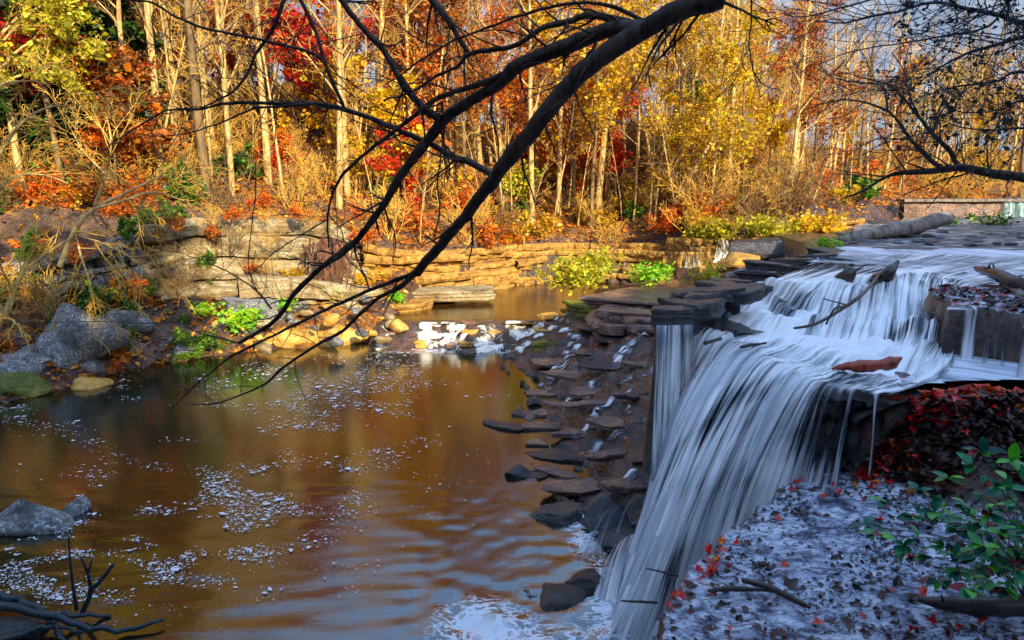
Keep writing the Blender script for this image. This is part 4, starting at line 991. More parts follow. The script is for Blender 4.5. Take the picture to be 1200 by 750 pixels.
# leaf litter
def scatter_ground(name, n, xr, yr, leafm, size, seed, keep, label, lift=.03):
    rr = np.random.default_rng(seed); x = rr.uniform(*xr, n); y = rr.uniform(*yr, n); k = keep(x, y); x, y = x[k], y[k]
    z, _ = ground(x, y); pts = np.stack([x, y, z+lift], 1); m = len(pts)
    nb = rr.normal(0, .45, (m, 3)); nb[:, 2] = 1; nb /= np.linalg.norm(nb, axis=1)[:, None]
    a = rr.normal(size=(m, 3)); a -= nb*(a*nb).sum(1)[:, None]; a /= np.linalg.norm(a, axis=1)[:, None]; b = np.cross(nb, a)
    s_ = (size*rr.lognormal(0, .35, m))[:, None]
    V = np.stack([pts-a*s_*.6, pts+b*s_*.4-a*s_*.1+nb*s_*.12, pts+a*s_*.6, pts-b*s_*.4+a*s_*.1+nb*s_*.15], 1).reshape(-1, 3); i = np.arange(m)*4
    mb = MB(); mb.add(V, np.stack([i, i+1, i+2, i+3], 1)); return tag(mb.build(name, leafm, smooth=False), label, None, None, 'stuff')
scatter_ground('leaf_litter', 110000, (-36, 40), (22, 75), L['litter'], .2, 1, lambda x, y: (y > np.interp(x, *YS)+1) & (np.abs(x/y) < .8) & ~((x > 3) & (y < np.interp(x, *YB))) & ~((x > -4.5) & (x < 11) & (y < np.interp(x, *YB)+.8)), 'orange and gold fallen leaves covering the far slope', .05)
scatter_ground('leaf_debris', 5200, (8.4, 15), (9, 15.6), L['debris'], .1, 8, lambda x, y: (sdf(x, y, LEDGE) < -.05) & (fbm(x*1.3, y*1.3, 0, 3, 6)+rng.normal(0, .3, len(x)) > .0), 'dark leaves on the wet ledge above the thin falls', .02)
scatter_ground('red_leaves', 700, (8.4, 15), (9, 15.6), L['redwet'], .11, 9, lambda x, y: (sdf(x, y, LEDGE) < -.05) & (fbm(x*1.3, y*1.3, 0, 3, 16)+rng.normal(0, .3, len(x)) > .2), 'red leaves on the wet ledge above the thin falls', .03)
inshelf = lambda x, y: (sdf(x, y, SHELF) < -.02) & (sdf(x, y, BREG) > .05) & (y > 5) & (x/y < .85)
scatter_ground('step_leaves', 1500, (.4, 7), (11, 27), L['orange'], .07, 31, lambda x, y: (sdf(x, y, STEP) < -.1) & (ground(x, y)[0] > -4.95) & (fbm(x*.8, y*.8, 0, 3, 5) > .05), 'orange leaves stuck to the stepped rock beside the falls', .03)
cl = lambda x, y: fbm(x*1.4, y*1.4, 0, 4, 77)
scatter_ground('leaf_debris', 15000, (.8, 10), (5, 11.5), L['debris'], .05, 2, lambda x, y: inshelf(x, y) & (cl(x, y)+rng.normal(0, .35, len(x)) > .22), 'small dark leaf bits strewn over the wet shelf', .012)
scatter_ground('leaf_debris', 2600, (.8, 10), (5, 11.5), L['debris'], .085, 3, lambda x, y: inshelf(x, y) & (cl(x+9, y)+rng.normal(0, .3, len(x)) > .3), 'larger dark brown leaves matted on the wet shelf', .02)
scatter_ground('leaf_drift', 4200, (5.9, 10.5), (9.4, 11.2), L['debris'], .14, 4, lambda x, y: inshelf(x, y) & (ground(x, y)[0] > -2.25), 'dark wet leaves heaped on the bank beside the falls', .03)
scatter_ground('leaf_heap', 3400, (5.7, 9.2), (9.9, 11.3), L['redwet'], .13, 5, lambda x, y: inshelf(x, y) & (np.exp(-((x-6.6)/1.1)**2-((y-10.75)/.35)**2)+.12 > rng.random(len(x))*1.3), 'bright red leaves heaped on the bank at the right end of the lip', .05)
def maple(mat):
    k = 11; an = np.linspace(-PI*.5, PI*1.5, k, endpoint=False); r_ = np.array([.25, .62, .42, .9, .5, 1.05, .5, .9, .42, .62, .3])
    V = np.stack([np.cos(an)*r_, np.sin(an)*r_, .12*r_**2], 1); V = np.vstack([[0, 0, 0], V]); V[:, 2] += .45*V[:, 0]**2+.1*np.sin(V[:, 1]*4)
    mb = MB(); mb.add(V, [(0, 1+i, 1+(i+1) % k) for i in range(k)])
    tube(mb, [(0, -.2, 0), (.05, -.7, .06), (.02, -1.0, .1)], [.03, .025, .02], 3, False); return mb.build('maple_leaf', mat, smooth=False)
ml = maple(L['redwet']); ml2 = maple(L['orange']); ml2.name = 'maple_leaf'
spots = []
rr_ = np.random.default_rng(12)
for i in range(150):
    if i < 62: u, v = rr_.normal(1080, 45), rr_.normal(478, 15)
    elif i < 92: u, v = rr_.normal(1000, 60), rr_.uniform(548, 585)
    elif i < 118: u = rr_.uniform(760, 850); v = 700-(u-755)*.8+rr_.uniform(5, 40)
    else: u, v = rr_.uniform(800, 1190), rr_.uniform(570, 745)
    # find ground under the pixel
    d = np.array(ray(u, v)); tt = np.linspace(5, 14, 181); pp = d[None]*tt[:, None]+[0, 0, H]; zz = ground(pp[:, 0], pp[:, 1])[0]; hit = np.nonzero(zz > pp[:, 2])[0]
    if len(hit) == 0: continue
    p = pp[hit[0]]; p[2] = zz[hit[0]]+.03
    if p[2] < -2.8: continue
    spots.append((p, u, v))
for i, (p, u, v) in enumerate(spots):
    src = ml2 if i % 11 == 5 else ml
    o = src if i in (0, 5) else src.copy()
    if o is not src: COL.objects.link(o)
    o.location = p; sc = rr_.uniform(.07, .13); o.scale = (sc*rr_.uniform(.6, 1), sc, sc); o.rotation_euler = (rr_.normal(0, .5), rr_.normal(0, .5), rr_.uniform(0, 6.28))
    heap = v < 520
    tag(o, ('orange' if src is ml2 else 'red')+(' leaf in the heap on the bank beside the falls' if heap else ' fallen leaf lying on the wet pale shelf'), 'leaf', ('orange' if src is ml2 else 'red')+(' leaves heaped beside the falls' if heap else ' leaves on the wet shelf'))

# ------------------------------------------------------------------ logs, sticks and driftwood
def log(name, pts, rads, mat, label, cat='log', sides=12, knots=0, seed=0, twigs=None):
    pts = np.array(pts); c = catmull(pts, 24); r = np.interp(np.linspace(0, 1, 24), np.linspace(0, 1, len(rads)), rads)
    n = fbm(np.linspace(0, 5, 24), seed, 0, 3, seed); c = c+np.stack([0*n, 0*n, n*.15*r], 1)
    o_ = c[0].copy(); mb = MB(); tube(mb, c-o_, r*(1+.08*n), sides); v0 = mb.v[0]; v0 += (fbm(v0[:, 0]/r.max()*1.2, v0[:, 1]/r.max()*1.2, v0[:, 2]/r.max()*2, 4, seed)*.22*r.mean())[:, None]*np.array([.3, .6, 1])
    rr = np.random.default_rng(seed)
    for k in range(knots):
        i = rr.integers(3, 20); d = rr.normal(size=3); d[2] = abs(d[2]); d /= np.linalg.norm(d); tube(mb, [c[i]-o_, c[i]-o_+d*r[i]*1.2, c[i]-o_+d*r[i]*2.2+rr.normal(0, .3, 3)*r[i]], [r[i]*.35, r[i]*.22, r[i]*.08], 5)
    o = mb.build(name, mat); o.location = o_; return tag(o, label, cat)
log('fallen_log', [Q(985, 281, 28), Q(1030, 272, 29), Q(1075, 264, 30), Q(1112, 254, 31)], [.22, .3, .36, .3], M['log'], 'big weathered grey log with a broken end lying above the creek', knots=3, seed=1)
log('fallen_log', [Q(850, 324, 21.5), Q(880, 317, 22.5), Q(915, 311, 23.5), Q(938, 302, 24.5)], [.1, .17, .18, .1], M['log'], 'smooth pale grey log beside the creek left of the falls', knots=1, seed=2)
log('fallen_log', [Q(965, 268, 40), Q(1030, 263, 41), Q(1110, 264, 42), Q(1215, 266, 43)], [.22, .28, .28, .25], M['log_dark'], 'long straight trunk lying across the head of the creek', seed=3)
log('stick', [P(930, 385, -.6), P(955, 380, -.5), P(985, 363, -.25), P(1010, 345, 0), P(1035, 318, .1)], [.022, .03, .035, .045, .05], M['log_dark'], 'long dark branch lying down the upper cascade', 'branch', 7, 3, 4)
log('stick', [P(826, 402, -.72), P(845, 397, -.7)], [.04, .03], M['log_dark'], 'short dark stick on the brink of the falls, left one', 'branch', 7, 0, 5)
log('stick', [P(868, 407, -.76), P(882, 404, -.74), P(898, 402, -.74)], [.03, .035, .02], M['log_dark'], 'short dark stick on the brink of the falls, right one', 'branch', 7, 0, 6)
log('stick', [P(968, 380, -.4), P(978, 362, -.1), P(992, 358, 0), P(965, 350, .15)], [.02, .02, .02, .01], M['log_dark'], 'bent twig standing out of the upper cascade', 'branch', 6, 0, 16)
log('stump', [P(985, 330, -.1), P(995, 322, .1), P(992, 312, .25)], [.2, .16, .04], M['log_dark'], 'small dark stub of wood in the creek above the cascade', 'stump', 8, 2, 7)
log('stump', [P(1030, 330, -.1), P(1040, 322, .15), P(1052, 306, .45)], [.22, .16, .05], M['log_dark'], 'dark snag with upright shoots at the top of the long branch', 'stump', 8, 3, 8)
log('driftwood', [P(1215, 345, .05), P(1190, 330, .25), P(1165, 320, .3), P(1145, 315, .2)], [.16, .15, .13, .08], M['log_dark'], 'dark driftwood log jutting from the right edge above the thin falls', 'log', 10, 6, 9)
log('driftwood', [P(1200, 350, .0), P(1185, 335, .1), P(1170, 328, .1)], [.1, .1, .06], M['log'], 'short grey limb crossing under the dark driftwood', 'log', 8, 2, 10)
log('fallen_log', [P(975, 432, -.84), P(1000, 429, -.8), P(1035, 427, -.8), P(1056, 420, -.72)], [.02, .07, .12, .1, .13, .03], M['rust'], 'rusty red waterlogged piece of wood in the white basin', 'log', 9, 0, 11)
log('stick', [P(870, 680, -2.25), P(900, 688, -2.22), P(935, 705, -2.24), P(950, 712, -2.26)], [.03, .04, .035, .02], M['log_dark'], 'broken brown stick lying on the wet shelf', 'branch', 7, 1, 12)
log('stick', [P(830, 692, -2.25), P(860, 690, -2.24), P(905, 692, -2.26)], [.02, .035, .015], M['log_dark'], 'short brown stick left of the broken one on the shelf', 'branch', 7, 0, 13)
log('fallen_log', [P(1075, 700, -2.25), P(1120, 708, -2.22), P(1170, 712, -2.2), P(1240, 712, -2.2)], [.05, .09, .1, .1], M['log_dark'], 'dark rotten log at the bottom right under the leafy shrub', 'log', 10, 2, 14)
log('stick', [P(728, 704, -2.2), P(745, 705, -2.22), P(770, 706, -2.3)], [.01, .014, .016], M['log_dark'], 'thin twig poking left from the shelf edge', 'branch', 6, 0, 15)
log('stick', [P(757, 666, -2.15), P(775, 670, -2.2), P(795, 675, -2.28)], [.008, .012, .014], M['log_dark'], 'upper thin twig poking from the shelf edge over the curtain', 'branch', 6, 0, 17)
# driftwood tangle at bottom left
dt = empty('driftwood', P(60, 725, -4.9)); tag(dt, 'tangle of dark wet driftwood with two upright shoots in the bottom left corner', 'driftwood')
ob = np.array(P(60, 725, -4.9))
for pl, r0, r1 in [([(-30, 690, -4.7), (0, 698, -4.65), (27, 704, -4.7), (55, 718, -4.75), (85, 722, -4.85), (130, 720, -4.95)], .09, .03),
                   ([(-20, 708, -4.75), (20, 714, -4.7), (60, 724, -4.75), (110, 737, -4.85), (150, 737, -4.9), (192, 727, -4.9)], .08, .03),
                   ([(55, 722, -4.8), (68, 738, -4.85), (75, 752, -4.9)], .05, .03), ([(20, 745, -4.9), (60, 735, -4.85), (100, 742, -4.9)], .05, .02)]:
    m_ = MB(); c_ = catmull([P(*q)-ob for q in pl], 20); tube(m_, c_+.02*rng.normal(size=c_.shape), np.linspace(r0, r1, 20), 8); m_.build('limb', M['bark_blue'], dt)
yy = P(90, 715, -4.85)[1]
for pl, r0, r1 in [([(90, 715), (86, 690), (82, 655), (80, 625)], .035, .012), ([(97, 717), (106, 695), (103, 672), (94, 652)], .05, .015), ([(105, 694), (120, 678), (133, 661)], .04, .03), ([(103, 672), (108, 655)], .02, .015)]:
    m_ = MB(); tube(m_, catmull([Q(u, v, yy)-ob for u, v in pl], 12), np.linspace(r0, r1, 12), 7); m_.build('shoot', M['bark_blue'], dt)

# ------------------------------------------------------------------ low dam
dm = empty('low_dam', Q(1130, 258, 47)); tag(dm, 'low stone dam at the creek head with a teal sheet of water', 'dam')
o0 = np.array(Q(1130, 258, 47))
mb = MB(); nn = 60; xs = np.linspace(-4.2, 9, nn); rows = []
for (yy_, zz_) in ((-.15, -.6), (-.1, .2), (-.05, .9), (0, 1.25), (.6, 1.25), (.7, -.6)): rows.append(np.stack([xs, yy_+.05*fbm(xs*2, zz_, 0, 3, 2), zz_+.04*fbm(xs*1.5, zz_*3, 0, 3, 5)], 1))
mb.add(np.stack(rows, 0).reshape(-1, 3), gridfaces(6, nn)[:, ::-1]); mb.build('dam_wall', M['wet'], dm, smooth=False)
mb = MB(); xs = np.linspace(-4.4, 9, nn); rows = []
for (yy_, zz_) in ((-.3, 1.25), (-.3, 1.42), (.8, 1.42), (.8, 1.25)): rows.append(np.stack([xs, yy_+0*xs, zz_+.02*fbm(xs*1.5, zz_*3, 0, 3, 5)], 1))
mb.add(np.stack(rows, 0).reshape(-1, 3), gridfaces(4, nn)[:, ::-1]); mb.build('dam_crest', M['log'], dm, smooth=False)
ws = cascade('spill_sheet', [(2.2, -.22, 1.2), (4, -.22, 1.2), (6.5, -.22, 1.2)], [(2.2, -.5, -.1), (4, -.5, -.1), (6.5, -.5, -.1)], white_mat('teal_sheet', (.01, .12, .15), (.5, .7, .75), 2, .2, .45, .8), 4, .5, ns=40); del ws['kind']; ws.parent = dm

# ------------------------------------------------------------------ traced limbs overhead
def limb(mb, pts, r0, r1, y0, y1, twig=0, rr=None, tl=.5, n=None, wob=.008, org=None, ext=None, grav=-.25, tr=.35, collect=None):
    m = len(pts); ys = np.linspace(y0, y1, m)
    c = [Q(u, v, y) for (u, v), y in zip(pts, ys)]
    if ext: c = list(ext)+c
    c = catmull(c, n or max(8, len(c)*4)); r = np.linspace(r0, r1, len(c))
    if rr is not None: c = c+rr.normal(0, wob*.25, c.shape)*1.0
    if org is not None: c = c-org
    r = r*(1+.13*fbm(np.arange(len(c))*.45, r0*99, 0, 3, 5)); tube(mb, c, r, 9 if r0 > .02 else 5)
    if twig and rr is not None:
        for k in range(int(twig*1.7)):
            i = rr.integers(2, len(c)-1); ax = c[i]-c[i-1]; ax /= np.linalg.norm(ax)
            v_ = rr.normal(size=3)*[1, .5, 1]; v_ -= ax*(v_@ax); v_ /= np.linalg.norm(v_)
            d = ax*.7+v_*.8+[0, 0, grav*rr.random()]; L_ = tl*rr.uniform(.4, 1.2); q = c[i].copy(); pl = [q]; dr = d/np.linalg.norm(d)
            for s_ in range(6): dr = dr+rr.normal(0, .16, 3); dr /= np.linalg.norm(dr); q = q+dr*L_/6; pl.append(q)
            rt = min(r[i]*tr, .011); pl = np.array(pl); tube(mb, pl, np.linspace(rt, .003, 7), 4, False)
            if collect is not None: collect += list(pl[2:])
            for j in range(3):
                i2 = rr.integers(1, 6); d2 = (pl[i2+0]-pl[i2-1]); d2 = d2/np.linalg.norm(d2)+rr.normal(0, .6, 3); d2 /= np.linalg.norm(d2); e_ = pl[i2]+d2*L_*.3; mid = (pl[i2]+e_)/2+rr.normal(0, .015, 3)
                tube(mb, [pl[i2], mid, e_], [rt*.5, rt*.35, .002], 3, False)
                if collect is not None: collect += [mid, e_]
    return c
rr = np.random.default_rng(5)
tx, ty = 6.6, 1.2
base = np.array([tx, ty, gz(tx, ty)-.2])
ot = empty('overhanging_tree', base); tag(ot, 'dark tree whose forking limbs sweep down across the view over the pool', 'tree')
mb = MB(); tube(mb, catmull([(0, 0, 0), (-.1, .1, 2.2), (-.5, .3, 4.4), (-.7, .3, 7)], 20), np.linspace(.32, .16, 20), 12); mb.build('trunk', M['bark_dark'], ot)
ext = [base+[-.3, .2, 3.6], base+[-1.6, 1.2, 4.4]]
mb = MB(); k_ = dict(rr=rr, org=base)
limb(mb, [(900, -30), (850, -6), (800, 10), (753, 35), (700, 70), (667, 100), (633, 140), (607, 172), (587, 197), (577, 213), (560, 233), (547, 252), (533, 268), (517, 287), (500, 305), (488, 320)],   .074, .034, 4.0, 5.4, 10, tl=.5, ext=ext, **k_); mb.build('limb', M['bark_dark'], ot)
segs = [
 ([(757, 33), (717, 34), (690, 43), (653, 58), (607, 77), (587, 97), (560, 113), (533, 130), (518, 142), (503, 163), (483, 187), (467, 210), (451, 238), (437, 257), (421, 278), (400, 297), (381, 310), (363, 326), (344, 345), (333, 363), (320, 377), (301, 390), (280, 402)], .05, .016, 4.35, 6.2, 16),
 ([(750, 30), (717, 22), (690, 18), (667, 25), (633, 34), (607, 52), (580, 58), (550, 63), (537, 77), (510, 90), (483, 107), (450, 118)], .026, .007, 4.4, 5, 9),
 ([(610, 76), (567, 97), (517, 113), (493, 130), (467, 150), (440, 170), (420, 187), (400, 207), (388, 232), (384, 257), (385, 290)], .022, .007, 4.7, 5.6, 9),
 ([(380, -25), (400, 0), (420, 27), (450, 60), (467, 90), (480, 110), (497, 127), (517, 141)], .02, .03, 5.0, 5.0, 7),
 ([(500, -20), (507, 0), (527, 27), (543, 53), (550, 63)], .03, .014, 4.8, 4.8, 5),
 ([(578, 205), (550, 190), (527, 182), (500, 167), (467, 153), (433, 138), (400, 127), (367, 121), (333, 122), (300, 120), (260, 122), (233, 128), (207, 128), (187, 133), (143, 160), (120, 178)], .027, .004, 5.0, 5.8, 16),
 ([(367, 122), (333, 124), (300, 127), (283, 133), (250, 147), (213, 157), (187, 160)], .012, .004, 5.3, 5.6, 6),
 ([(518, 120), (520, 153), (517, 183), (513, 217), (515, 250), (508, 280)], .009, .005, 5.0, 5.0, 4),
 ([(130, -10), (153, 0), (177, 3), (207, 20), (240, 33), (273, 40), (320, 50), (360, 60), (380, 73), (390, 97), (403, 125)], .008, .013, 5.2, 5.2, 10),
 ([(335, -5), (320, 33), (300, 63), (290, 87), (273, 107), (250, 120), (232, 128)], .017, .006, 5.2, 5.4, 6),
 ([(350, -5), (367, 30), (377, 60), (387, 90), (402, 122)], .015, .015, 5.2, 5.2, 5),
 ([(757, 25), (717, 7), (683, 3), (650, 7), (613, 17), (577, 30), (550, 40), (527, 50), (493, 70), (470, 88), (452, 98)], .014, .005, 4.4, 5, 10),
 ([(700, 50), (687, 67), (673, 80), (657, 97), (630, 110), (600, 125)], .009, .003, 4.5, 4.6, 4),
 ([(667, 90), (673, 107), (683, 133), (693, 150), (697, 167), (690, 180)], .006, .003, 4.6, 4.6, 3),
 ([(490, 318), (467, 327), (433, 340), (400, 355), (367, 370), (333, 387), (300, 403), (267, 420), (247, 437), (230, 450), (217, 463), (200, 480)], .02, .005, 5.4, 6.2, 10),
 ([(488, 320), (467, 337), (443, 350), (420, 370), (400, 389), (367, 407), (333, 430), (310, 450), (277, 465), (253, 473), (215, 473)], .022, .005, 5.4, 6.2, 9),
 ([(280, 402), (260, 397), (233, 390), (207, 378), (167, 379), (140, 377), (100, 377), (40, 378)], .009, .003, 6.2, 6.4, 5),
 ([(318, 362), (299, 339), (275, 323), (256, 313), (237, 305), (213, 297), (184, 291)], .009, .003, 6, 6.2, 5),
 ([(299, 190), (299, 230), (296, 257), (293, 283), (291, 307), (293, 321), (301, 340)], .005, .005, 6, 6, 3),
 ([(384, 257), (357, 273), (325, 294), (309, 307), (296, 320)], .006, .004, 5.8, 6, 3),
 ([(217, 463), (213, 450), (187, 443), (150, 442), (127, 438), (60, 430)], .005, .002, 6.2, 6.3, 3),
 ([(250, 440), (225, 455), (185, 470), (150, 490), (110, 508), (60, 520)], .004, .002, 6.2, 6.3, 2),
 ([(433, 340), (425, 320), (405, 300), (400, 270), (370, 240), (340, 235)], .007, .003, 5.6, 5.7, 4),
 ([(225, -10), (250, 30), (262, 70), (255, 110)], .005, .003, 5.4, 5.4, 3),
 ([(880, -15), (881, 20), (878, 50), (882, 80), (895, 100), (915, 105)], .006, .003, 4.3, 4.4, 4),
]
for pl, r0, r1, y0, y1, tw in segs:
    mb = MB(); limb(mb, pl, r0, r1, y0, y1, tw, tl=.45, **k_); mb.build('branch', M['bark_dark'], ot)
# bough reaching in from the right
bx = Q(1330, 225, 7); bb = np.array([bx[0], bx[1], gz(bx[0], bx[1])-.3])
rt_ = empty('right_bank_tree', bb); rt_.name = 'bank_tree'; tag(rt_, 'tree with a dark bough and fine twigs reaching in from the right edge', 'tree')
mb = MB(); tube(mb, catmull([(0, 0, 0), (.1, .1, 2.5), (.2, 0, 5), (.1, .3, 8)], 16), np.linspace(.22, .12, 16), 10); mb.build('trunk', M['bark_dark'], rt_)
leafp = []
kk = dict(rr=rr, org=bb)
for pl, r0, r1, y0, y1, tw in [
 ([(1335, 235), (1260, 222), (1200, 208), (1167, 204), (1133, 197), (1120, 197), (1093, 200), (1073, 202), (1053, 203), (1033, 210), (1013, 223), (985, 234)], .06, .008, 7, 7.4, 16),
 ([(1123, 197), (1113, 177), (1093, 157), (1077, 137), (1063, 120), (1047, 103), (1033, 97), (1000, 88)], .026, .006, 7.1, 7.5, 14),
 ([(1102, 198), (1083, 180), (1067, 163), (1053, 143), (1040, 130), (1013, 120), (987, 117), (955, 124)], .024, .005, 7.1, 7.5, 14),
 ([(1040, 130), (1038, 113), (1033, 100), (1007, 97), (975, 90), (950, 75)], .012, .004, 7.2, 7.4, 8),
 ([(1067, 163), (1047, 163), (1027, 163), (1007, 173), (990, 185)], .01, .004, 7.2, 7.4, 6),
 ([(1093, 157), (1100, 135), (1120, 115), (1150, 95), (1180, 85)], .01, .004, 7.2, 7.4, 6),
 ([(1077, 137), (1065, 110), (1060, 85), (1045, 60)], .01, .004, 7.2, 7.4, 6)]:
    mb = MB(); limb(mb, pl, r0, r1, y0, y1, tw, tl=.6, **kk); mb.build('branch', M['bark_dark'], rt_)
kk['collect'] = leafp
for pl, r0, r1, y0, y1, tw in [
 ([(1320, 60), (1200, 27), (1167, 17), (1133, 10), (1093, 3), (1053, 13), (1017, 20), (987, 27), (955, 24)], .026, .005, 6.4, 6.8, 26),
 ([(1320, 20), (1200, 43), (1167, 53), (1133, 63), (1100, 80), (1083, 92), (1060, 110)], .022, .004, 6.2, 6.6, 22),
 ([(1320, 100), (1200, 84), (1170, 95), (1130, 100), (1095, 108), (1070, 118)], .02, .004, 6.6, 6.9, 22),
 ([(1300, -20), (1200, -10), (1160, 30), (1120, 40), (1060, 50), (1000, 60), (960, 75)], .016, .004, 6.2, 6.6, 24),
 ([(1200, -10), (1100, -20), (1040, -5), (990, 8), (940, 20), (915, 15)], .014, .004, 6.2, 6.6, 22),
 ([(1320, 160), (1210, 150), (1170, 152), (1130, 150), (1100, 140)], .016, .004, 6.6, 6.9, 16),
 ([(1320, 130), (1205, 118), (1175, 128), (1140, 132), (1110, 128)], .016, .004, 6.6, 6.9, 18)]:
    mb = MB(); limb(mb, pl, r0, r1, y0, y1, tw, tl=.75, **kk); mb.build('branch', M['bark_blue'], rt_)
r2 = np.random.default_rng(8); lp = np.array(leafp); right = (lp[:, 0]+bb[0])/(lp[:, 1]+bb[1]) > .52
sel = lp[right]; sel = sel[r2.random(len(sel)) < .6]; sel = np.repeat(sel, 2, 0)+r2.normal(0, .05, (len(sel)*2, 3))
V, f = leafmesh(sel, .026, r2); mb = MB(); mb.add(V, f); mb.build('leaves', leaf_mat('bluish_leaves', [(.004, .014, .016), (.01, .04, .045), (.03, .05, .02), (.1, .07, .01)], 2, .2), rt_, smooth=False)

# ------------------------------------------------------------------ pale arching trees on the left bank
def arch(name, u, v, y, stems, label, mat, seed, twk=7):
    p = Q(u, v, y); root = empty(name, p); tag(root, label, 'tree'); rr = np.random.default_rng(seed)
    m1, m2 = MB(), MB()
    for pl, r0 in stems:
        c = catmull([Q(a, b, y+c_)-p for a, b, c_ in pl], 14); r = np.linspace(r0, r0*.3, 14); tube(m1, c, r, 6, False)
        lines = []
        for k in range(twk):
            i = rr.integers(3, 13); ax = c[i]-c[i-1]; ax /= np.linalg.norm(ax)
            grow(lines, [], c[i], ax+rr.normal(0, .55, 3), 3.0*rr.uniform(.4, 1), r[i]*.5, 1, 3, rr, dict(w=[.1, .12, .16, .2], up=[0, -.03, -.04, -.05], k=[0, 6, 4], lo=[.2, .2, .2], ang=[.6, .6, .7], lr=[.5, .5, .5], rr=[.5, .5, .5]))
        for l_, q, rd in lines: tube(m2, q, np.maximum(rd, .009), 3 if l_ > 1 else 4, False)
    m1.build('trunk', mat, root); m2.build('branches', M['twig_gold'], root)
arch('arching_tree', 70, 312, 26, [([(70, 312, 0), (88, 270, 0), (110, 245, .2), (150, 225, .5), (190, 205, 1)], .11), ([(88, 270, 0), (95, 300, -.5), (105, 330, -1), (108, 350, -1)], .05), ([(110, 245, .2), (125, 200, 0), (130, 165, 0), (125, 135, 0)], .07),
                                   ([(110, 245, .2), (145, 235, -.5), (180, 225, -1), (215, 235, -1)], .06), ([(88, 275, 0), (120, 285, -.6), (150, 300, -1), (170, 315, -1)], .05), ([(130, 210, 0), (100, 180, .3), (85, 155, .5)], .05), ([(85, 278, 0), (50, 300, 0), (20, 320, 0), (0, 318, 0)], .06)],
     'pale golden bare tree with crooked spreading branches over the left bank', M['bark_pale'], 3, 8)
arch('arching_tree', -30, 420, 20, [([(-30, 420, 0), (5, 370, 0), (18, 335, .3), (30, 315, .6)], .13), ([(5, 370, 0), (-20, 330, 0), (-30, 250, 0), (-10, 180, .5)], .12), ([(-25, 260, 0), (10, 210, .3), (50, 205, .8), (80, 215, 1)], .05), ([(-28, 230, 0), (20, 150, .3), (60, 125, .8), (90, 130, 1.0)], .05), ([(-20, 200, 0), (-10, 110, .3), (30, 95, .8), (60, 100, 1.)], .05)],
     'golden-lit trunk at the left edge with long drooping twigs', M['bark_pale'], 9, 7)
arch('leafy_tree', -40, 260, 30, [([(-40, 260, 0), (-30, 150, 0), (-10, 60, 0), (20, 20, .5)], .16), ([(-25, 120, 0), (20, 60, .3), (60, 45, .8), (95, 50, 1)], .07), ([(-15, 70, 0), (30, 20, .3), (60, 0, .8)], .07), ([(-28, 140, 0), (10, 95, .3), (50, 85, .8), (80, 90, 1)], .06)],
     'tree with pale yellow-green sprays in the upper left corner', M['bark_pale'], 15, 7)
lt = [o for o in bpy.data.objects if o.name == 'leafy_tree'][0]
r3 = np.random.default_rng(4); pp = []
ch = [o for o in bpy.data.objects if o.parent is lt and o.name.startswith('branches')][0]
vv = np.array([v.co[:] for v in ch.data.vertices]); vv = vv[r3.integers(0, len(vv), 5000)]+r3.normal(0, .12, (5000, 3))
V, f = leafmesh(vv, .13, r3); mb = MB(); mb.add(V, f); mb.build('crown', L['yellowgreen'], lt, smooth=False)

# roots hanging at the cliff end
rh = empty('root_mass', Q(395, 290, 33)); tag(rh, 'dark mass of roots and twigs hanging over the cliff end behind the limb', 'roots'); oo = np.array(Q(395, 290, 33))
mb = MB()
for k in range(70):
    u0 = 388+rr.normal(0, 10); c = [Q(u0, 285+rr.uniform(-6, 6), 33), Q(u0+rr.normal(0, 5), 305, 32.8), Q(u0+rr.normal(0, 7), 318+rr.uniform(0, 22), 32.8)]
    tube(mb, catmull([q-oo for q in c], 7), np.linspace(.05, .012, 7), 4, False)
mb.build('root_strands', bark_mat('root_bark', (.04, .015, .01), (.2, .08, .04), 5), rh)

# ------------------------------------------------------------------ broad-leaved shrub at the lower right
sh = empty('broadleaf_shrub', P(1215, 700, -2.35)); tag(sh, 'glossy dark green broad-leaved shrub leaning in from the lower right', 'shrub'); so = np.array(P(1215, 700, -2.35))
r4 = np.random.default_rng(21)
ms, mg, mr = MB(), MB(), MB()
def bleaf(mbx, p, d, up, ln):
    d = d/np.linalg.norm(d); sd = np.cross(d, up); sd /= np.linalg.norm(sd)+1e-6; n_ = np.cross(sd, d)
    tt = np.array([0, .18, .4, .65, .87, 1]); w_ = np.array([.02, .18, .27, .24, .12, 0])*ln; V = []
    droop = -.22*ln
    for t_, x in zip(tt, w_):
        c = p+d*ln*t_+n_*(droop*t_**2); V += [c-sd*x+n_*x*.25, c, c+sd*x+n_*x*.25]
    f = []
    for i in range(5):
        a = i*3; f += [(a, a+1, a+4, a+3), (a+1, a+2, a+5, a+4)]
    mbx.add(V, f)
tips = [(1015, 615), (1040, 590), (1030, 625), (1060, 640), (1075, 575), (1095, 600), (1090, 655), (1110, 560), (1120, 620), (1130, 590), (1140, 545), (1150, 640), (1155, 665), (1160, 600), (1165, 570), (1175, 625), (1185, 540), (1190, 590), (1195, 655), (1200, 620), (1105, 640), (1125, 670), (1070, 605), (1150, 530), (1180, 690), (1135, 690), (1098, 680), (1210, 560), (1215, 600), (1170, 650), (1145, 610), (1190, 670), (1118, 650)]
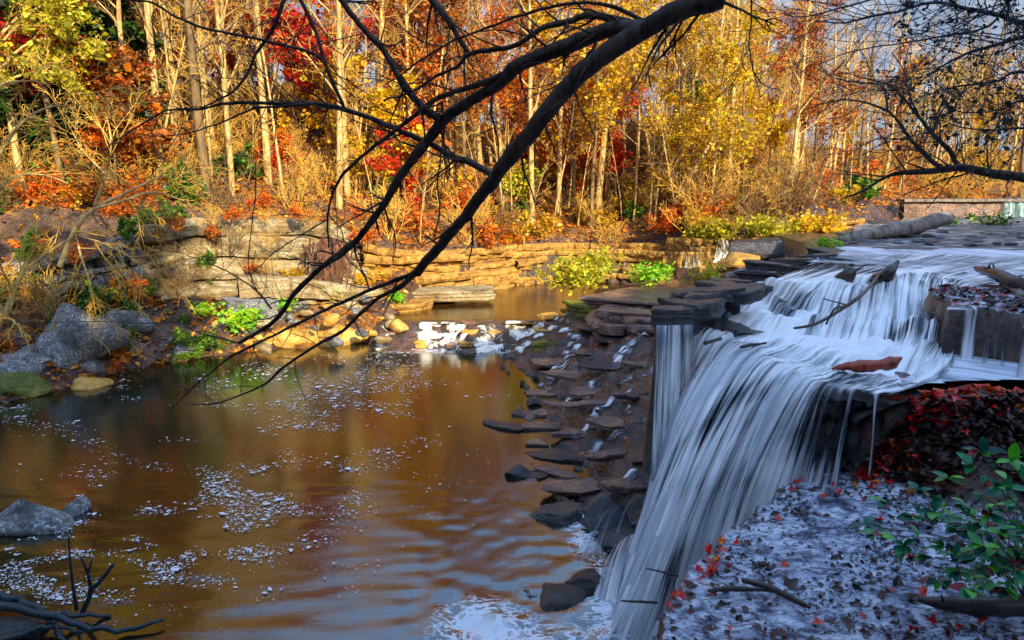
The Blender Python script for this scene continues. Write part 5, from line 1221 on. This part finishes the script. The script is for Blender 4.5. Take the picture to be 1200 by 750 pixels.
for (u, v) in tips:
    y = r4.uniform(5.4, 6.6); e_ = Q(u, v, y)-so; b0 = np.array([r4.normal(0, .15), r4.normal(0, .15), 0.]); mid = (b0+e_)/2+np.array([.1, 0, .25])
    c = catmull([b0, mid, e_], 12); tube(ms, c, np.linspace(.009, .003, 12), 5, False)
    for k in range(15):
        i = 11 if k < 5 else r4.integers(4, 12); ax = c[i]-c[i-1]; ax /= np.linalg.norm(ax)
        d = ax*.5+r4.normal(0, .6, 3)*[1, 1, .45]; bleaf(mr if r4.random() < .07 else mg, c[i], d, np.array([0, 0, 1.0])+r4.normal(0, .3, 3), r4.uniform(.1, .19))
ms.build('stems', M['bark_brown'], sh); mg.build('leaves', L['shrub'], sh); mr.build('red_leaves', L['shrubred'], sh)

# evergreens added out of view on the near ridge to dapple the left bank
for i in range(16):
    x = random.uniform(-5, 8); y = random.uniform(-22, -7)
    place('evergreen', x, y, random.uniform(.8, 1.1), 'unseen evergreen added behind the viewer to dapple the left bank', 'tree', 'unseen evergreens added to dapple the left bank')
for i in range(15):  # tall evergreens added out of view to shade the left hillside
    t = i/14; x = -6-12*t+random.uniform(-.6, .6); y = -2+7.5*t-random.uniform(0, 2)
    place('evergreen', x, y, random.uniform(1.15, 1.4), 'tall unseen evergreen added beside the viewer to shade the left slope', 'tree', 'unseen evergreens added to shade the left slope', i=1)
# keep unused prototypes out of the scene
for key, lst in protos.items():
    for i, (root, ch) in enumerate(lst):
        if (key, i) not in used:
            for c in ch: bpy.data.objects.remove(c)
            bpy.data.objects.remove(root)

# ------------------------------------------------------------------ light
SE = math.radians(27); az = np.array([.447, -.894])   # towards the sun
w_ = bpy.data.worlds.new('World'); scn.world = w_; w_.use_nodes = True; nt = w_.node_tree
bg = nt.nodes['Background']; sky = nt.nodes.new('ShaderNodeTexSky'); sky.sky_type = 'NISHITA'; sky.sun_disc = False
sky.sun_elevation = SE; sky.sun_rotation = math.atan2(az[0], az[1]); sky.air_density = 1.0; sky.dust_density = .6
tcw = nt.nodes.new('ShaderNodeTexCoord'); sx = N(nt, 'SeparateXYZ'); nt.links.new(tcw.outputs['Generated'], sx.inputs[0])
cn = noise(nt, mapping(nt, tcw.outputs['Generated'], (2, 2, 7)), 1.4, 6, .6, .4)
cf = ramp(nt, mth(nt, 'SUBTRACT', mth(nt, 'ADD', cn, .42), sx.outputs[2]), [(.3, 0), (.62, 1)])
cc = ramp(nt, noise(nt, mapping(nt, tcw.outputs['Generated'], (3, 3, 12)), 2.2, 6, .6), [(.35, (.36, .52, .85)), (.62, (1.1, 1.28, 1.55))])
nt.links.new(mix(nt, cf, sky.outputs[0], cc), bg.inputs[0]); bg.inputs[1].default_value = .15
sd = bpy.data.lights.new('sun', 'SUN'); sd.energy = 2.3; sd.angle = math.radians(.5); sd.color = (1, .84, .55)
so_ = bpy.data.objects.new('sun', sd); COL.objects.link(so_)
dv = Vector((az[0]*math.cos(SE), az[1]*math.cos(SE), math.sin(SE))); so_.rotation_euler = dv.to_track_quat('Z', 'Y').to_euler(); so_.location = (0, -20, 40)

cam = bpy.data.cameras.new('camera'); co = bpy.data.objects.new('camera', cam); COL.objects.link(co)
cam.sensor_width = 36; cam.lens = 24; cam.clip_end = 1500; cam.clip_start = .05
co.location = (0, 0, H); co.rotation_euler = (PI/2-TH, 0, 0); scn.camera = co
scn.view_settings.view_transform = 'Standard'; scn.view_settings.look = 'None'; scn.view_settings.exposure = 1.95; scn.view_settings.gamma = 1
scn.cycles.max_bounces = 6; scn.cycles.transparent_max_bounces = 12; scn.cycles.use_denoising = True
